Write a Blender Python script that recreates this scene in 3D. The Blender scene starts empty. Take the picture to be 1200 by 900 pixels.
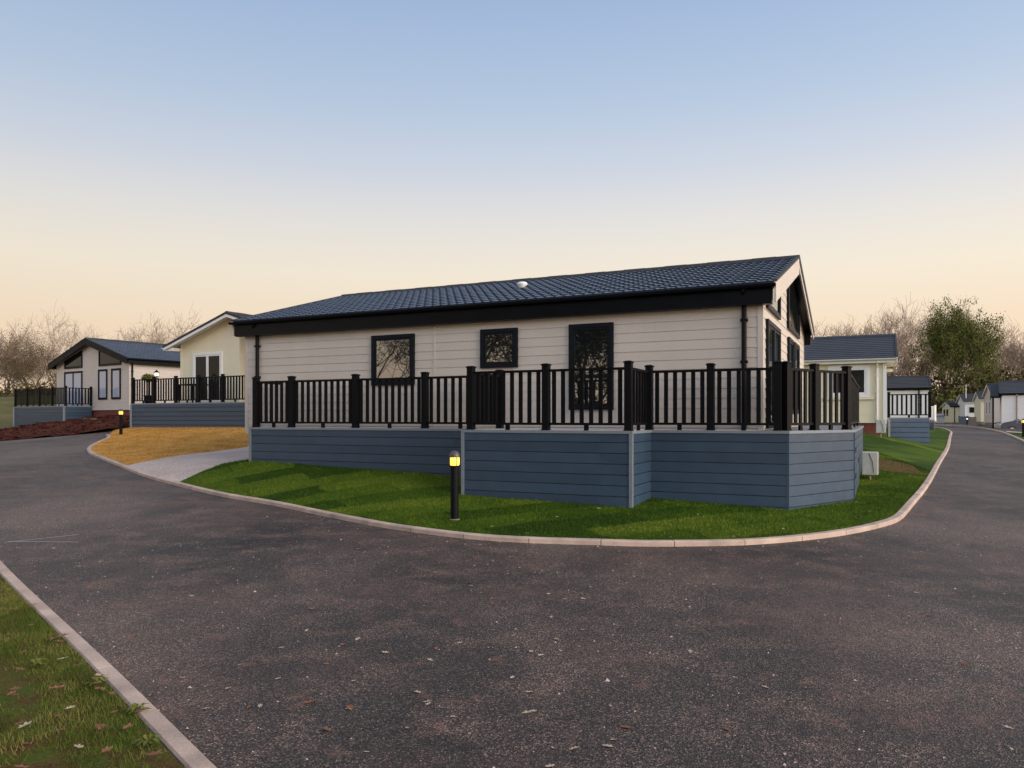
import bpy, bmesh, math, random
import numpy as np
from mathutils import Vector, Matrix
from mathutils.geometry import delaunay_2d_cdt
random.seed(7); rng = np.random.default_rng(11)
sc = bpy.context.scene
COL = sc.collection
R = math.radians

# ------------------------------------------------------------------ terrain heights
class TPS:
    """thin plate spline through surveyed spot heights (x, y, z)"""
    def __init__(s, pts, lam=.05):
        P = np.array(pts, float); s.c = P[:, :2]; n = len(P)
        K = s.U(s.c, s.c); A = np.zeros((n+3, n+3)); A[:n, :n] = K+np.eye(n)*lam
        Q = np.c_[np.ones(n), s.c]; A[:n, n:] = Q; A[n:, :n] = Q.T
        s.w = np.linalg.solve(A, np.r_[P[:, 2], 0, 0, 0])
    def U(s, a, b):
        r = ((a[:, None]-b[None])**2).sum(-1); return r*np.log(r+1e-9)*.5
    def __call__(s, x, y):
        x = np.atleast_1d(np.asarray(x, float)); y = np.atleast_1d(np.asarray(y, float)); q = np.c_[x.ravel(), y.ravel()]
        out = np.empty(len(q))
        for i in range(0, len(q), 20000):
            qq = q[i:i+20000]
            out[i:i+20000] = s.U(qq, s.c)@s.w[:-3]+np.c_[np.ones(len(qq)), qq]@s.w[-3:]
        return out.reshape(x.shape)
    def h(s, x, y): return float(s(x, y)[0])

ROAD = [(0,-8,0),(12,-8,0),(-12,-8,0),(0,0,0),(5,0,0),(-3,3.,0),(-6,8.5,0.02),(0,6,0),(6,8,0),(12,10,0),(0,10,.02),(5.8,12,.03),
        (9.3,16.8,.15),(13,22,.28),(17.2,30,.43),(23,33,.48),(24,42,.6),(31,55,.78),(34,60,.86),(48,90,1.1),(-4,13.3,.12),(-8,17.5,.29),
        (-13.4,24,.69),(-15.3,28,.82),(-19.5,35,.86),(-17,34,1.05),(-12,48,1.3),(-23.5,35,.53),(-40,45,.7),(-15,12,.15),(-14,0,0),(30,20,.2),(20,0,0),
        (0,60,1.0),(-80,80,1.6),(80,80,.8),(-50,20,.3),(60,30,.3),(0,-60,0),(60,-60,0),(-60,-60,0)]
ZR = TPS(ROAD)

# ------------------------------------------------------------------ frame of the main lodge
TH = -.4475
UX, UY = math.cos(TH), math.sin(TH)
def W(u, v): return (u*UX-v*UY, u*UY+v*UX)

KERB = [(-15.9,29.9),(-15.0,28.3),(-13.75,25.2),(-12.9,23.2),(-12.0,21.7),(-10.94,20.39),(-10.03,19.31),(-8.67,17.64),(-7.56,16.38),
        (-7.01,15.81),(-5.46,14.19),(-4.07,13.0),(-2.81,11.76),(-1.88,10.88),(-1.12,10.3),(-.43,9.89),(.22,9.68),(1.07,9.54),(1.67,9.45),
        (2.63,9.50),(3.3,9.68),(4.11,10.08),(4.79,10.56),(5.5,11.2),(6.01,11.80),(6.91,13.19),(9.06,16.57),(12.11,21.6),(17.15,29.95),
        (24.42,42.44),(28.5,49.5),(31.9,56.5),(33.4,61.5),(32.6,65.5),(30.2,68.5),(26,71)]
def catmull(P, n=6):
    P = [Vector(p) for p in P]; out = []
    for i in range(len(P)-1):
        p0 = P[max(i-1, 0)]; p1 = P[i]; p2 = P[i+1]; p3 = P[min(i+2, len(P)-1)]
        for k in range(n):
            t = k/n
            out.append(.5*((2*p1)+(p2-p0)*t+(2*p0-5*p1+4*p2-p3)*t*t+(3*p1-p0-3*p2+p3)*t**3))
    out.append(P[-1]); return out
kerb_line = catmull(KERB)
RKERB = [(20.6,30.6),(22.81,34.03),(25.2,38.1),(27.49,42.05),(31.98,50.22),(36.2,59.6),(38.6,68),(38.5,77)]
rkerb_line = catmull(RKERB)
NKERB = [(-8.9,12.5),(-7.6,10.8),(-5.59,8.34),(-2.7,5.03),(-1.38,3.49),(-.2,2.12),(1.4,.35),(3.2,-1.7)]
nkerb_line = catmull(NKERB)

def off(line, d):
    """offset a polyline to its left by d"""
    out = []
    for i, p in enumerate(line):
        a = line[max(i-1, 0)]; b = line[min(i+1, len(line)-1)]; t = (b-a).normalized()
        out.append(Vector((p.x-t.y*d, p.y+t.x*d)))
    return out

# ------------------------------------------------------------------ island heights (the plot inside the kerb)
isl = [(p.x, p.y, ZR.h(p.x, p.y)+.055) for p in off(kerb_line, .12)[::3]]
for (u, v, z) in [(-12.46,12.6,.64),(-10.2,12.6,.585),(-7.92,12.6,.52),(-6.44,11.5,.27),(-5.23,11.5,.24),(-3.476,11.5,.20),(-3.45,12.6,.243),(-1.27,12.6,.155),
                  (-13.42,13.5,.66),(-13.5,17.5,.85),(-13.5,21,1.0),(-8,15,.6),(-3,16,.4),(-1,22,.7),(-7,21,.9)]:
    x, y = W(u, v); isl.append((x, y, z))
isl += [(5.95,13.2,.17),(7.3,16,.2),(8.4,18.5,.4),(9.5,20.5,.62),(14.5,29.3,.88),(15.7,28.7,.6),(12.6,26,.95),(9,27,1.1),(17,33,.75),(22,45,.95),(28,56,1.1),
        (-9.72,19.19,.46),(-8.2,22.5,.72),(-15.5,31.2,1.22),(-12.7,29.6,1.24),(-9.8,27.9,1.24),(-13,34,1.4),(-5,30,1.3),(0,35,1.3),(-16.5,33,1.12),
        (-12,60,1.5),(10,60,1.3),(26,68,1.2),(-11.2,24.5,.85),(-12.9,27.3,1.0)]
ZI = TPS(isl, .002)
ZL = TPS([(-21.1,31.53,.5),(-23.5,34.6,.54),(-22.3,35.0,.66),(-20.4,35.4,.84),(-18.6,35.2,1.0),(-17.2,35.6,1.13),(-14.5,44,1.3),(-28.1,42.2,.76),(-26.5,40.6,.95),(-24.6,39.6,1.2),(-23.1,38.9,1.35),(-21.8,39.4,1.5),(-20.2,38.4,1.55),
          (-19,37.4,1.55),(-33,50,2.4),(-40,60,3.5),(-60,64,3.9),(-30,35,.5),(-40,40,1.0),(-20,55,1.9),(-60,30,.8),(-24,90,2.5),(-80,90,4.2),(-26,32,.45),(-26.6,37.5,.72)], .02)
ZV = TPS([(p.x, p.y, ZR.h(p.x, p.y)+.05) for p in [Vector(k) for k in RKERB]] + [(27,36,.5),(29,40,.6),(33,44,.5),(38,55,.45),(45,60,.5),(44.7,75,.72),(43.8,70,.7),(60,60,.5),(55,90,.9),(40,30,.3),(80,80,.8),(70,30,.3),(40,85,1.0),(46,92,1.05)], .02)
ZN = TPS([(p[0], p[1], .05) for p in NKERB] + [(-9,9,.12),(-6,4,.09),(-4,1,.08),(-2,-2,.06),(-10,0,.15)], .02)

# ------------------------------------------------------------------ materials
MATS = {}
def nodes(name):
    m = bpy.data.materials.new(name); m.use_nodes = True
    nt = m.node_tree; b = nt.nodes['Principled BSDF']; MATS[name] = m
    return m, nt, b
def N(nt, t, **k):
    n = nt.nodes.new(t)
    for a, v in k.items():
        if a == 'inp':
            for kk, vv in v.items(): n.inputs[kk].default_value = vv
        else: setattr(n, a, v)
    return n
def L(nt, a, b): nt.links.new(a, b)
def noise(nt, vec, scale, detail=4, rough=.55):
    n = N(nt, 'ShaderNodeTexNoise', inp={'Scale': scale, 'Detail': detail, 'Roughness': rough}); L(nt, vec, n.inputs['Vector']); return n.outputs['Fac']
def ramp(nt, fac, stops):
    r = N(nt, 'ShaderNodeValToRGB'); e = r.color_ramp.elements
    while len(e) < len(stops): e.new(.5)
    for i, (p, c) in enumerate(stops): e[i].position = p; e[i].color = (*c, 1) if len(c) == 3 else c
    L(nt, fac, r.inputs['Fac']); return r.outputs['Color']
def mix(nt, f, a, b, mode='MIX'):
    m = N(nt, 'ShaderNodeMix', data_type='RGBA', blend_type=mode)
    for s, v in ((m.inputs[0], f), (m.inputs[6], a), (m.inputs[7], b)):
        if hasattr(v, 'links'): L(nt, v, s)
        else: s.default_value = v if not isinstance(v, tuple) or len(v) != 3 else (*v, 1)
    return m.outputs[2]
def bump(nt, b, h, strength, dist=.01):
    n = N(nt, 'ShaderNodeBump', inp={'Strength': strength, 'Distance': dist}); L(nt, h, n.inputs['Height']); L(nt, n.outputs['Normal'], b.inputs['Normal'])
def coord(nt, kind='Object'): return N(nt, 'ShaderNodeTexCoord').outputs[kind]
def sc3(nt, vec, s):
    m = N(nt, 'ShaderNodeMapping'); m.inputs['Scale'].default_value = s; L(nt, vec, m.inputs['Vector']); return m.outputs['Vector']
def simple(name, c, rough=.5, var=.12, scale=3., bmp=.15, fine=60., metal=0., spec=.5, streak=False):
    m, nt, b = nodes(name); co = coord(nt)
    v = sc3(nt, co, (1, 1, .15)) if streak else co
    f = noise(nt, v, scale, 6); lo = tuple(x*(1-var) for x in c); hi = tuple(min(1, x*(1+var)) for x in c)
    col = ramp(nt, f, [(.3, lo), (.7, hi)])
    g = noise(nt, co, fine, 4)
    L(nt, mix(nt, .25, col, ramp(nt, g, [(.3, tuple(x*.8 for x in c)), (.7, tuple(min(1, x*1.15) for x in c))])), b.inputs['Base Color'])
    rr = N(nt, 'ShaderNodeMapRange', inp={'To Min': max(.02, rough-.1), 'To Max': min(1, rough+.12)}); L(nt, f, rr.inputs['Value']); L(nt, rr.outputs[0], b.inputs['Roughness'])
    b.inputs['Metallic'].default_value = metal; b.inputs['Specular IOR Level'].default_value = spec
    bump(nt, b, g, bmp, .004)
    return m
M = {}
M['siding'] = simple('beige_weatherboard', (.60,.525,.45), .5, .05, 2., .25, 45., streak=True)
M['siding_cream'] = simple('cream_cladding', (.80,.72,.52), .55, .04, 2., .15, 45., streak=True)
M['siding_pale'] = simple('pale_beige_cladding', (.62,.54,.47), .55, .04, 2., .15, 45.)
M['white'] = simple('white_plastic', (.82,.81,.79), .35, .04, 3., .08)
M['white_wall'] = simple('white_cladding', (.80,.79,.77), .5, .04, 3., .1)
M['black'] = simple('black_plastic', (.005,.005,.0065), .5, .15, 5., .06, spec=.14)
M['railing'] = simple('anthracite_plastic', (.0045,.0042,.0052), .5, .15, 6., .06, spec=.12)
M['fascia'] = simple('black_gloss_board', (.004,.0045,.006), .32, .2, 2., .1, spec=.12)
M['frame'] = simple('anthracite_window_frame', (.004,.0055,.009), .5, .1, 6., .05, spec=.2)
M['trim'] = simple('grey_blue_trim', (.20,.225,.25), .45, .08, 6., .08)
M['floor'] = simple('pale_decking', (.60,.57,.54), .55, .1, 6., .2)
M['deck_blue'] = simple('slate_blue_decking_board', (.036,.066,.106), .40, .12, 4., .3, 70.)
M['deck_blue_pale'] = simple('pale_slate_blue_board', (.095,.145,.215), .5, .1, 4., .25, 70.)
M['kerb'] = simple('kerb_concrete', (.53,.40,.325), .85, .38, 2.6, .9, 40.)
M['bark'] = simple('bark', (.115,.085,.062), .9, .3, 2., .5, 12.)
M['bark_pale'] = simple('pale_bark', (.12,.088,.066), .9, .25, 2., .5, 12.)
M['curtain'] = simple('net_curtain', (.55,.57,.62), .9, .2, 8., .2)
M['meter'] = simple('grey_white_box', (.50,.50,.46), .5, .12, 7., .1)
M['pipe'] = simple('pipe_clay', (.36,.25,.19), .6, .2, 20., .1)
M['alu'] = simple('metal', (.5,.5,.5), .35, .1, 20., .1, metal=.9)
M['tyre'] = simple('rubber', (.02,.02,.02), .8)
M['car_red'] = simple('maroon_paint', (.20,.025,.045), .2, .05, 2., 0)
M['car_blue'] = simple('dark_blue_paint', (.035,.05,.085), .2, .05, 2., 0)
M['car_silver'] = simple('silver_paint', (.45,.46,.47), .25, .05, 2., 0)
M['panel_beige'] = simple('beige_fence_panel', (.33,.27,.21), .8, .15, 6., .3)
M['panel_grey'] = simple('grey_fence_panel', (.14,.16,.20), .7, .15, 6., .3)
M['cap'] = simple('smoky_lamp_cap', (.085,.075,.07), .35, .15, 8., .05)
M['stone'] = simple('grey_stone', (.30,.28,.25), .9, .3, 5., .5)

def board_tone(m, sizes, amt, offs=(0,0,0)):
    nt = m.node_tree; b = nt.nodes['Principled BSDF']; src = b.inputs['Base Color'].links[0].from_socket; co = coord(nt)
    a = N(nt, 'ShaderNodeVectorMath', operation='ADD', inp={1: offs}); L(nt, co, a.inputs[0])
    sn = N(nt, 'ShaderNodeVectorMath', operation='SNAP', inp={1: sizes}); L(nt, a.outputs[0], sn.inputs[0])
    w = N(nt, 'ShaderNodeTexWhiteNoise', noise_dimensions='3D'); L(nt, sn.outputs[0], w.inputs[0])
    L(nt, mix(nt, 1., src, ramp(nt, w.outputs[0], [(0, (1-amt,)*3), (1, (1+amt,)*3)]), 'MULTIPLY'), b.inputs['Base Color'])
board_tone(M['deck_blue'], (3.3, 3.6, .17), .13, (.7, .4, -1.4+.045+.14+.17*20))
board_tone(M['siding'], (4.2, 5., .172), .035, (1., 1., .14+.172*20))
def roofmat(name, c, rough=.3):
    m, nt, b = nodes(name); co = coord(nt)
    f = noise(nt, co, 1.3, 5); g = noise(nt, co, 30., 4)
    col = ramp(nt, f, [(.3, tuple(x*.8 for x in c)), (.7, tuple(x*1.2 for x in c))]); L(nt, col, b.inputs['Base Color'])
    b.inputs['Roughness'].default_value = rough; b.inputs['Specular IOR Level'].default_value = .7
    bump(nt, b, g, .12, .003); return m
M['roof'] = roofmat('blue_black_tile_sheet', (.022,.031,.052), .30)
board_tone(M['roof'], (.38, .33, 50.), .20)
M['roof_grey'] = roofmat('dark_grey_slate', (.03,.035,.047), .6)
M['roof_dark'] = roofmat('charcoal_felt', (.022,.024,.028), .75)

def glassmat(name, dark=(.01,.012,.014), refl=.20):
    m, nt, b = nodes(name)
    g = N(nt, 'ShaderNodeBsdfGlossy', inp={'Roughness': .015, 'Color': (.9,.92,.92,1)})
    co = coord(nt); f = noise(nt, co, 1.1, 2); n = N(nt, 'ShaderNodeBump', inp={'Strength': .12, 'Distance': .012}); L(nt, f, n.inputs['Height']); L(nt, n.outputs[0], g.inputs['Normal'])
    b.inputs['Base Color'].default_value = (*dark, 1); b.inputs['Roughness'].default_value = .3
    fr = N(nt, 'ShaderNodeFresnel', inp={'IOR': 1.5}); mr = N(nt, 'ShaderNodeMapRange', inp={'To Min': refl, 'To Max': 1.}); L(nt, fr.outputs[0], mr.inputs['Value'])
    mx = N(nt, 'ShaderNodeMixShader'); L(nt, mr.outputs[0], mx.inputs[0]); L(nt, b.outputs[0], mx.inputs[1]); L(nt, g.outputs[0], mx.inputs[2])
    L(nt, mx.outputs[0], nt.nodes['Material Output'].inputs['Surface']); b.inputs['Specular IOR Level'].default_value = 0.; return m
M['glass'] = glassmat('dark_window_glass')
M['glass_dark'] = glassmat('dim_window_glass', (.012,.014,.015), -.03)
M['glass_soft'] = glassmat('window_glass_over_curtain', (.42,.46,.55), .05)

def emit(name, c, s):
    m, nt, b = nodes(name); b.inputs['Base Color'].default_value = (*c, 1); b.inputs['Emission Color'].default_value = (*c, 1); b.inputs['Emission Strength'].default_value = s; return m
M['lamp'] = emit('lit_lamp_diffuser', (1., .60, .10), 1.5)
M['lamp_hot'] = emit('lit_lamp_core', (1., .80, .28), 3.2)
M['lamp_white'] = emit('lit_white_diffuser', (1., .93, .78), 1.2)

def brickmat():
    m, nt, b = nodes('red_brick'); co = coord(nt)
    s = N(nt, 'ShaderNodeSeparateXYZ'); L(nt, co, s.inputs[0]); a = N(nt, 'ShaderNodeMath'); L(nt, s.outputs[0], a.inputs[0]); L(nt, s.outputs[1], a.inputs[1])
    c = N(nt, 'ShaderNodeCombineXYZ'); L(nt, a.outputs[0], c.inputs[0]); L(nt, s.outputs[2], c.inputs[1])
    t = N(nt, 'ShaderNodeTexBrick', inp={'Scale': 4.5, 'Color1': (.20,.045,.025,1), 'Color2': (.13,.035,.025,1), 'Mortar': (.16,.12,.10,1), 'Mortar Size': .018, 'Row Height': .33, 'Brick Width': 1.0}); L(nt, c.outputs[0], t.inputs['Vector'])
    L(nt, mix(nt, .5, t.outputs['Color'], ramp(nt, noise(nt, co, 5.), [(.3, (.1,.03,.02)), (.7, (.25,.08,.05))])), b.inputs['Base Color']); b.inputs['Roughness'].default_value = .9
    bump(nt, b, t.outputs['Fac'], -.4, .01); return m
M['brick'] = brickmat()

def asphalt():
    m, nt, b = nodes('asphalt'); co = coord(nt)
    big = noise(nt, sc3(nt, co, (1, .45, 1)), .32, 5, .6); mid = noise(nt, co, 1.7, 6, .65); sm = noise(nt, co, 9., 5, .6)
    v = N(nt, 'ShaderNodeTexVoronoi', inp={'Scale': 120.}); L(nt, co, v.inputs['Vector'])
    v2 = N(nt, 'ShaderNodeTexVoronoi', inp={'Scale': 280.}); L(nt, co, v2.inputs['Vector'])
    base = ramp(nt, big, [(.34, (.021,.0175,.0155)), (.5, (.060,.047,.039)), (.66, (.128,.102,.082))])
    dust = ramp(nt, mid, [(.47, (0,0,0)), (.72, (1,1,1))])
    dm = N(nt, 'ShaderNodeMath', operation='MULTIPLY', inp={1: .6}); L(nt, dust, dm.inputs[0])
    col = mix(nt, dm.outputs[0], base, (.18,.125,.097))
    sp = N(nt, 'ShaderNodeSeparateColor'); L(nt, v.outputs['Color'], sp.inputs[0])
    spk = ramp(nt, sp.outputs[0], [(0, (.18,.18,.19)), (.45, (.7,.7,.7)), (.76, (1.25,1.2,1.15)), (.92, (2.9,2.6,2.4)), (1, (4.4,3.7,3.3))])
    col = mix(nt, 1., col, spk, 'MULTIPLY')
    sp2 = N(nt, 'ShaderNodeSeparateColor'); L(nt, v2.outputs['Color'], sp2.inputs[0])
    col = mix(nt, 1., col, ramp(nt, sp2.outputs[1], [(0, (.4,.4,.4)), (1, (1.6,1.6,1.6))]), 'MULTIPLY')
    red = ramp(nt, noise(nt, co, 3.1, 7, .7), [(.585, (0,0,0)), (.67, (1,1,1))]); rm = N(nt, 'ShaderNodeMath', operation='MULTIPLY', inp={1: .5}); L(nt, red, rm.inputs[0])
    col = mix(nt, rm.outputs[0], col, (.25,.12,.08))
    gate = ramp(nt, noise(nt, co, .55, 3), [(.48, (0,0,0)), (.62, (1,1,1))]); gm = N(nt, 'ShaderNodeMath', operation='MULTIPLY', inp={1: .42}); L(nt, gate, gm.inputs[0])
    g2 = N(nt, 'ShaderNodeMath', operation='MULTIPLY'); L(nt, gm.outputs[0], g2.inputs[0]); L(nt, ramp(nt, noise(nt, co, 30., 4, .7), [(.42, (0,0,0)), (.6, (1,1,1))]), g2.inputs[1])
    col = mix(nt, g2.outputs[0], col, (.19,.105,.075))
    L(nt, col, b.inputs['Base Color'])
    b.inputs['Roughness'].default_value = .62; b.inputs['Specular IOR Level'].default_value = .45
    h = N(nt, 'ShaderNodeMath', operation='ADD'); L(nt, v.outputs['Distance'], h.inputs[0]); L(nt, sm, h.inputs[1])
    bump(nt, b, h.outputs[0], .55, .012); return m
M['asphalt'] = asphalt()

def ground(name, cols, s1=.8, s2=14., bm=.6, bd=.03, rough=.95):
    m, nt, b = nodes(name); co = coord(nt)
    a = ramp(nt, noise(nt, co, s1, 6, .6), [(.3, cols[0]), (.5, cols[1]), (.7, cols[2])])
    g = noise(nt, co, s2, 8, .75)
    col = mix(nt, 1., a, ramp(nt, g, [(.25, (.45,.45,.45)), (.75, (1.5,1.5,1.5))]), 'MULTIPLY')
    L(nt, col, b.inputs['Base Color']); b.inputs['Roughness'].default_value = rough; b.inputs['Specular IOR Level'].default_value = .15
    bump(nt, b, g, bm, bd); return m
M['soil'] = ground('red_soil', [(.065,.018,.011), (.10,.029,.017), (.14,.044,.027)], 1.2, 8., 1., .08)
M['straw'] = ground('golden_fibre_mulch', [(.46,.235,.05), (.58,.31,.075), (.68,.39,.115)], 1.5, 25., .9, .03)
M['bare_turf'] = ground('worn_turf', [(.06,.075,.012), (.13,.075,.03), (.15,.08,.04)], 2.5, 30.)
M['soil_dark'] = ground('dirt_in_joints', [(.03,.022,.018), (.04,.028,.022), (.05,.036,.028)])
M['path'] = ground('pale_concrete_path', [(.46,.37,.33), (.55,.45,.40), (.62,.51,.46)], .9, 20., .3, .01)
M['meadow'] = ground('rough_meadow', [(.075,.085,.025), (.13,.12,.045), (.18,.15,.065)], .3, 9., .8, .06)

def turf_strips(nt, co, big):
    """rolled strips of turf laid across the bank, each with its own tone"""
    ds = N(nt, 'ShaderNodeTexNoise', inp={'Scale': 1.6, 'Detail': 3}); L(nt, co, ds.inputs['Vector'])
    dm = N(nt, 'ShaderNodeVectorMath', operation='MULTIPLY_ADD', inp={1: (.35,.35,0)}); L(nt, ds.outputs['Color'], dm.inputs[0]); L(nt, co, dm.inputs[2])
    mp = N(nt, 'ShaderNodeMapping'); mp.inputs['Rotation'].default_value = (0, 0, R(-27)); mp.inputs['Scale'].default_value = (1, 1, 0); L(nt, dm.outputs[0], mp.inputs['Vector'])
    bt = N(nt, 'ShaderNodeTexBrick', inp={'Scale': 1., 'Color1': (0,0,0,1), 'Color2': (1,1,1,1), 'Mortar': (.1,.1,.1,1), 'Mortar Size': .02, 'Mortar Smooth': 1., 'Brick Width': 2.3, 'Row Height': .68}); L(nt, mp.outputs[0], bt.inputs['Vector'])
    return mix(nt, .46, big, bt.outputs['Color'])
TURF = [(.18, (.014,.036,.003)), (.38, (.032,.068,.005)), (.55, (.060,.106,.008)), (.78, (.105,.145,.015))]
def turf(name, lawn=True):
    m, nt, b = nodes(name); co = coord(nt)
    big = noise(nt, co, 1.1, 5, .6); fine = noise(nt, co, 55., 5, .7)
    if lawn: col = ramp(nt, turf_strips(nt, co, big), TURF)
    else:
        t = noise(nt, co, 4.5, 8, .8)
        col = ramp(nt, t, [(.36, (.10,.048,.022)), (.46, (.12,.085,.026)), (.53, (.10,.11,.022)), (.68, (.06,.12,.015))])
    col = mix(nt, 1., col, ramp(nt, fine, [(.25, (.5,.5,.45)), (.75, (1.5,1.5,1.4))]), 'MULTIPLY')
    L(nt, col, b.inputs['Base Color']); b.inputs['Roughness'].default_value = .9; b.inputs['Specular IOR Level'].default_value = .12
    bump(nt, b, fine, .8, .03); return m
def turf_blades():
    m, nt, b = nodes('turf_blades'); co = coord(nt)
    col = ramp(nt, turf_strips(nt, co, noise(nt, co, 1.1, 5, .6)), [(p, tuple(x*1.25 for x in c)) for p, c in TURF])
    w = N(nt, 'ShaderNodeTexWhiteNoise', noise_dimensions='3D'); sn = N(nt, 'ShaderNodeVectorMath', operation='SNAP', inp={1: (.03,.03,.2)}); L(nt, co, sn.inputs[0]); L(nt, sn.outputs[0], w.inputs[0])
    col = mix(nt, 1., col, ramp(nt, w.outputs[0], [(0, (.6,.65,.6)), (.8, (1.25,1.2,1.1)), (1, (2.,1.6,1.3))]), 'MULTIPLY')
    L(nt, col, b.inputs['Base Color']); b.inputs['Roughness'].default_value = .8; b.inputs['Specular IOR Level'].default_value = .1; return m
M['lawn'] = turf('laid_turf'); M['verge'] = turf('mossy_turf', False)

def leafmat(name, cols, scale=.6):
    m, nt, b = nodes(name); co = coord(nt)
    w = N(nt, 'ShaderNodeTexWhiteNoise', noise_dimensions='3D'); 
    sn = N(nt, 'ShaderNodeVectorMath', operation='SNAP', inp={1: (.25,.25,.25)}); L(nt, co, sn.inputs[0]); L(nt, sn.outputs[0], w.inputs[0])
    a = N(nt, 'ShaderNodeMath', operation='MULTIPLY_ADD', inp={1: .5}); L(nt, w.outputs[0], a.inputs[0])
    hf = N(nt, 'ShaderNodeMath', operation='MULTIPLY', inp={1: .55}); L(nt, noise(nt, co, scale, 3), hf.inputs[0]); L(nt, hf.outputs[0], a.inputs[2])
    col = ramp(nt, a.outputs[0], [(.15, cols[0]), (.45, cols[1]), (.8, cols[2])])
    L(nt, col, b.inputs['Base Color']); b.inputs['Roughness'].default_value = .7; b.inputs['Specular IOR Level'].default_value = .2
    return m
M['leaf_green'] = leafmat('green_leaves', [(.055,.070,.012), (.10,.12,.022), (.18,.17,.04)])
M['leaf_olive'] = leafmat('olive_leaves', [(.034,.034,.013), (.060,.052,.020), (.11,.078,.03)])
M['leaf_autumn'] = leafmat('autumn_leaves', [(.13,.065,.03), (.20,.105,.048), (.22,.14,.045)])
M['leaf_dry'] = leafmat('dry_fallen_leaf', [(.30,.19,.12), (.42,.31,.22), (.55,.46,.38)], 4.)
M['leaf_brown'] = leafmat('brown_fallen_leaf', [(.16,.06,.03), (.22,.09,.05), (.27,.13,.08)], 4.)
M['grass_blade'] = turf_blades()
M['twig'] = simple('twigs', (.34,.25,.19), .9, .2, 1., .0)

# ------------------------------------------------------------------ objects
def tag(o, label=None, cat=None, group=None, kind=None):
    if label: o['label'] = label
    if cat: o['category'] = cat
    if group: o['group'] = group
    if kind: o['kind'] = kind
    return o
def thing(name, label, cat, loc=(0,0,0), rz=0, group=None):
    o = bpy.data.objects.new(name, None); COL.objects.link(o); o.location = loc; o.rotation_euler = (0, 0, rz); o.empty_display_size = .3
    return tag(o, label, cat, group)
def mesh_obj(name, verts, faces, mat, parent=None, smooth=False):
    me = bpy.data.meshes.new(name); me.from_pydata([tuple(v) for v in verts], [], faces); me.update()
    me.materials.append(M[mat] if isinstance(mat, str) else mat)
    if smooth: me.polygons.foreach_set('use_smooth', [True]*len(me.polygons))
    o = bpy.data.objects.new(name, me); COL.objects.link(o)
    if parent: o.parent = parent
    return o
def np_obj(name, verts, faces, mat, parent=None):
    """fast mesh from arrays; faces (n,k)"""
    me = bpy.data.meshes.new(name); n, k = faces.shape
    me.vertices.add(len(verts)); me.vertices.foreach_set('co', np.ascontiguousarray(verts, np.float32).ravel())
    me.loops.add(n*k); me.loops.foreach_set('vertex_index', faces.astype(np.int32).ravel())
    me.polygons.add(n); me.polygons.foreach_set('loop_start', np.arange(0, n*k, k, dtype=np.int32)); me.polygons.foreach_set('loop_total', np.full(n, k, np.int32))
    me.update(calc_edges=True); me.validate(); me.materials.append(M[mat])
    o = bpy.data.objects.new(name, me); COL.objects.link(o)
    if parent: o.parent = parent
    return o
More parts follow.
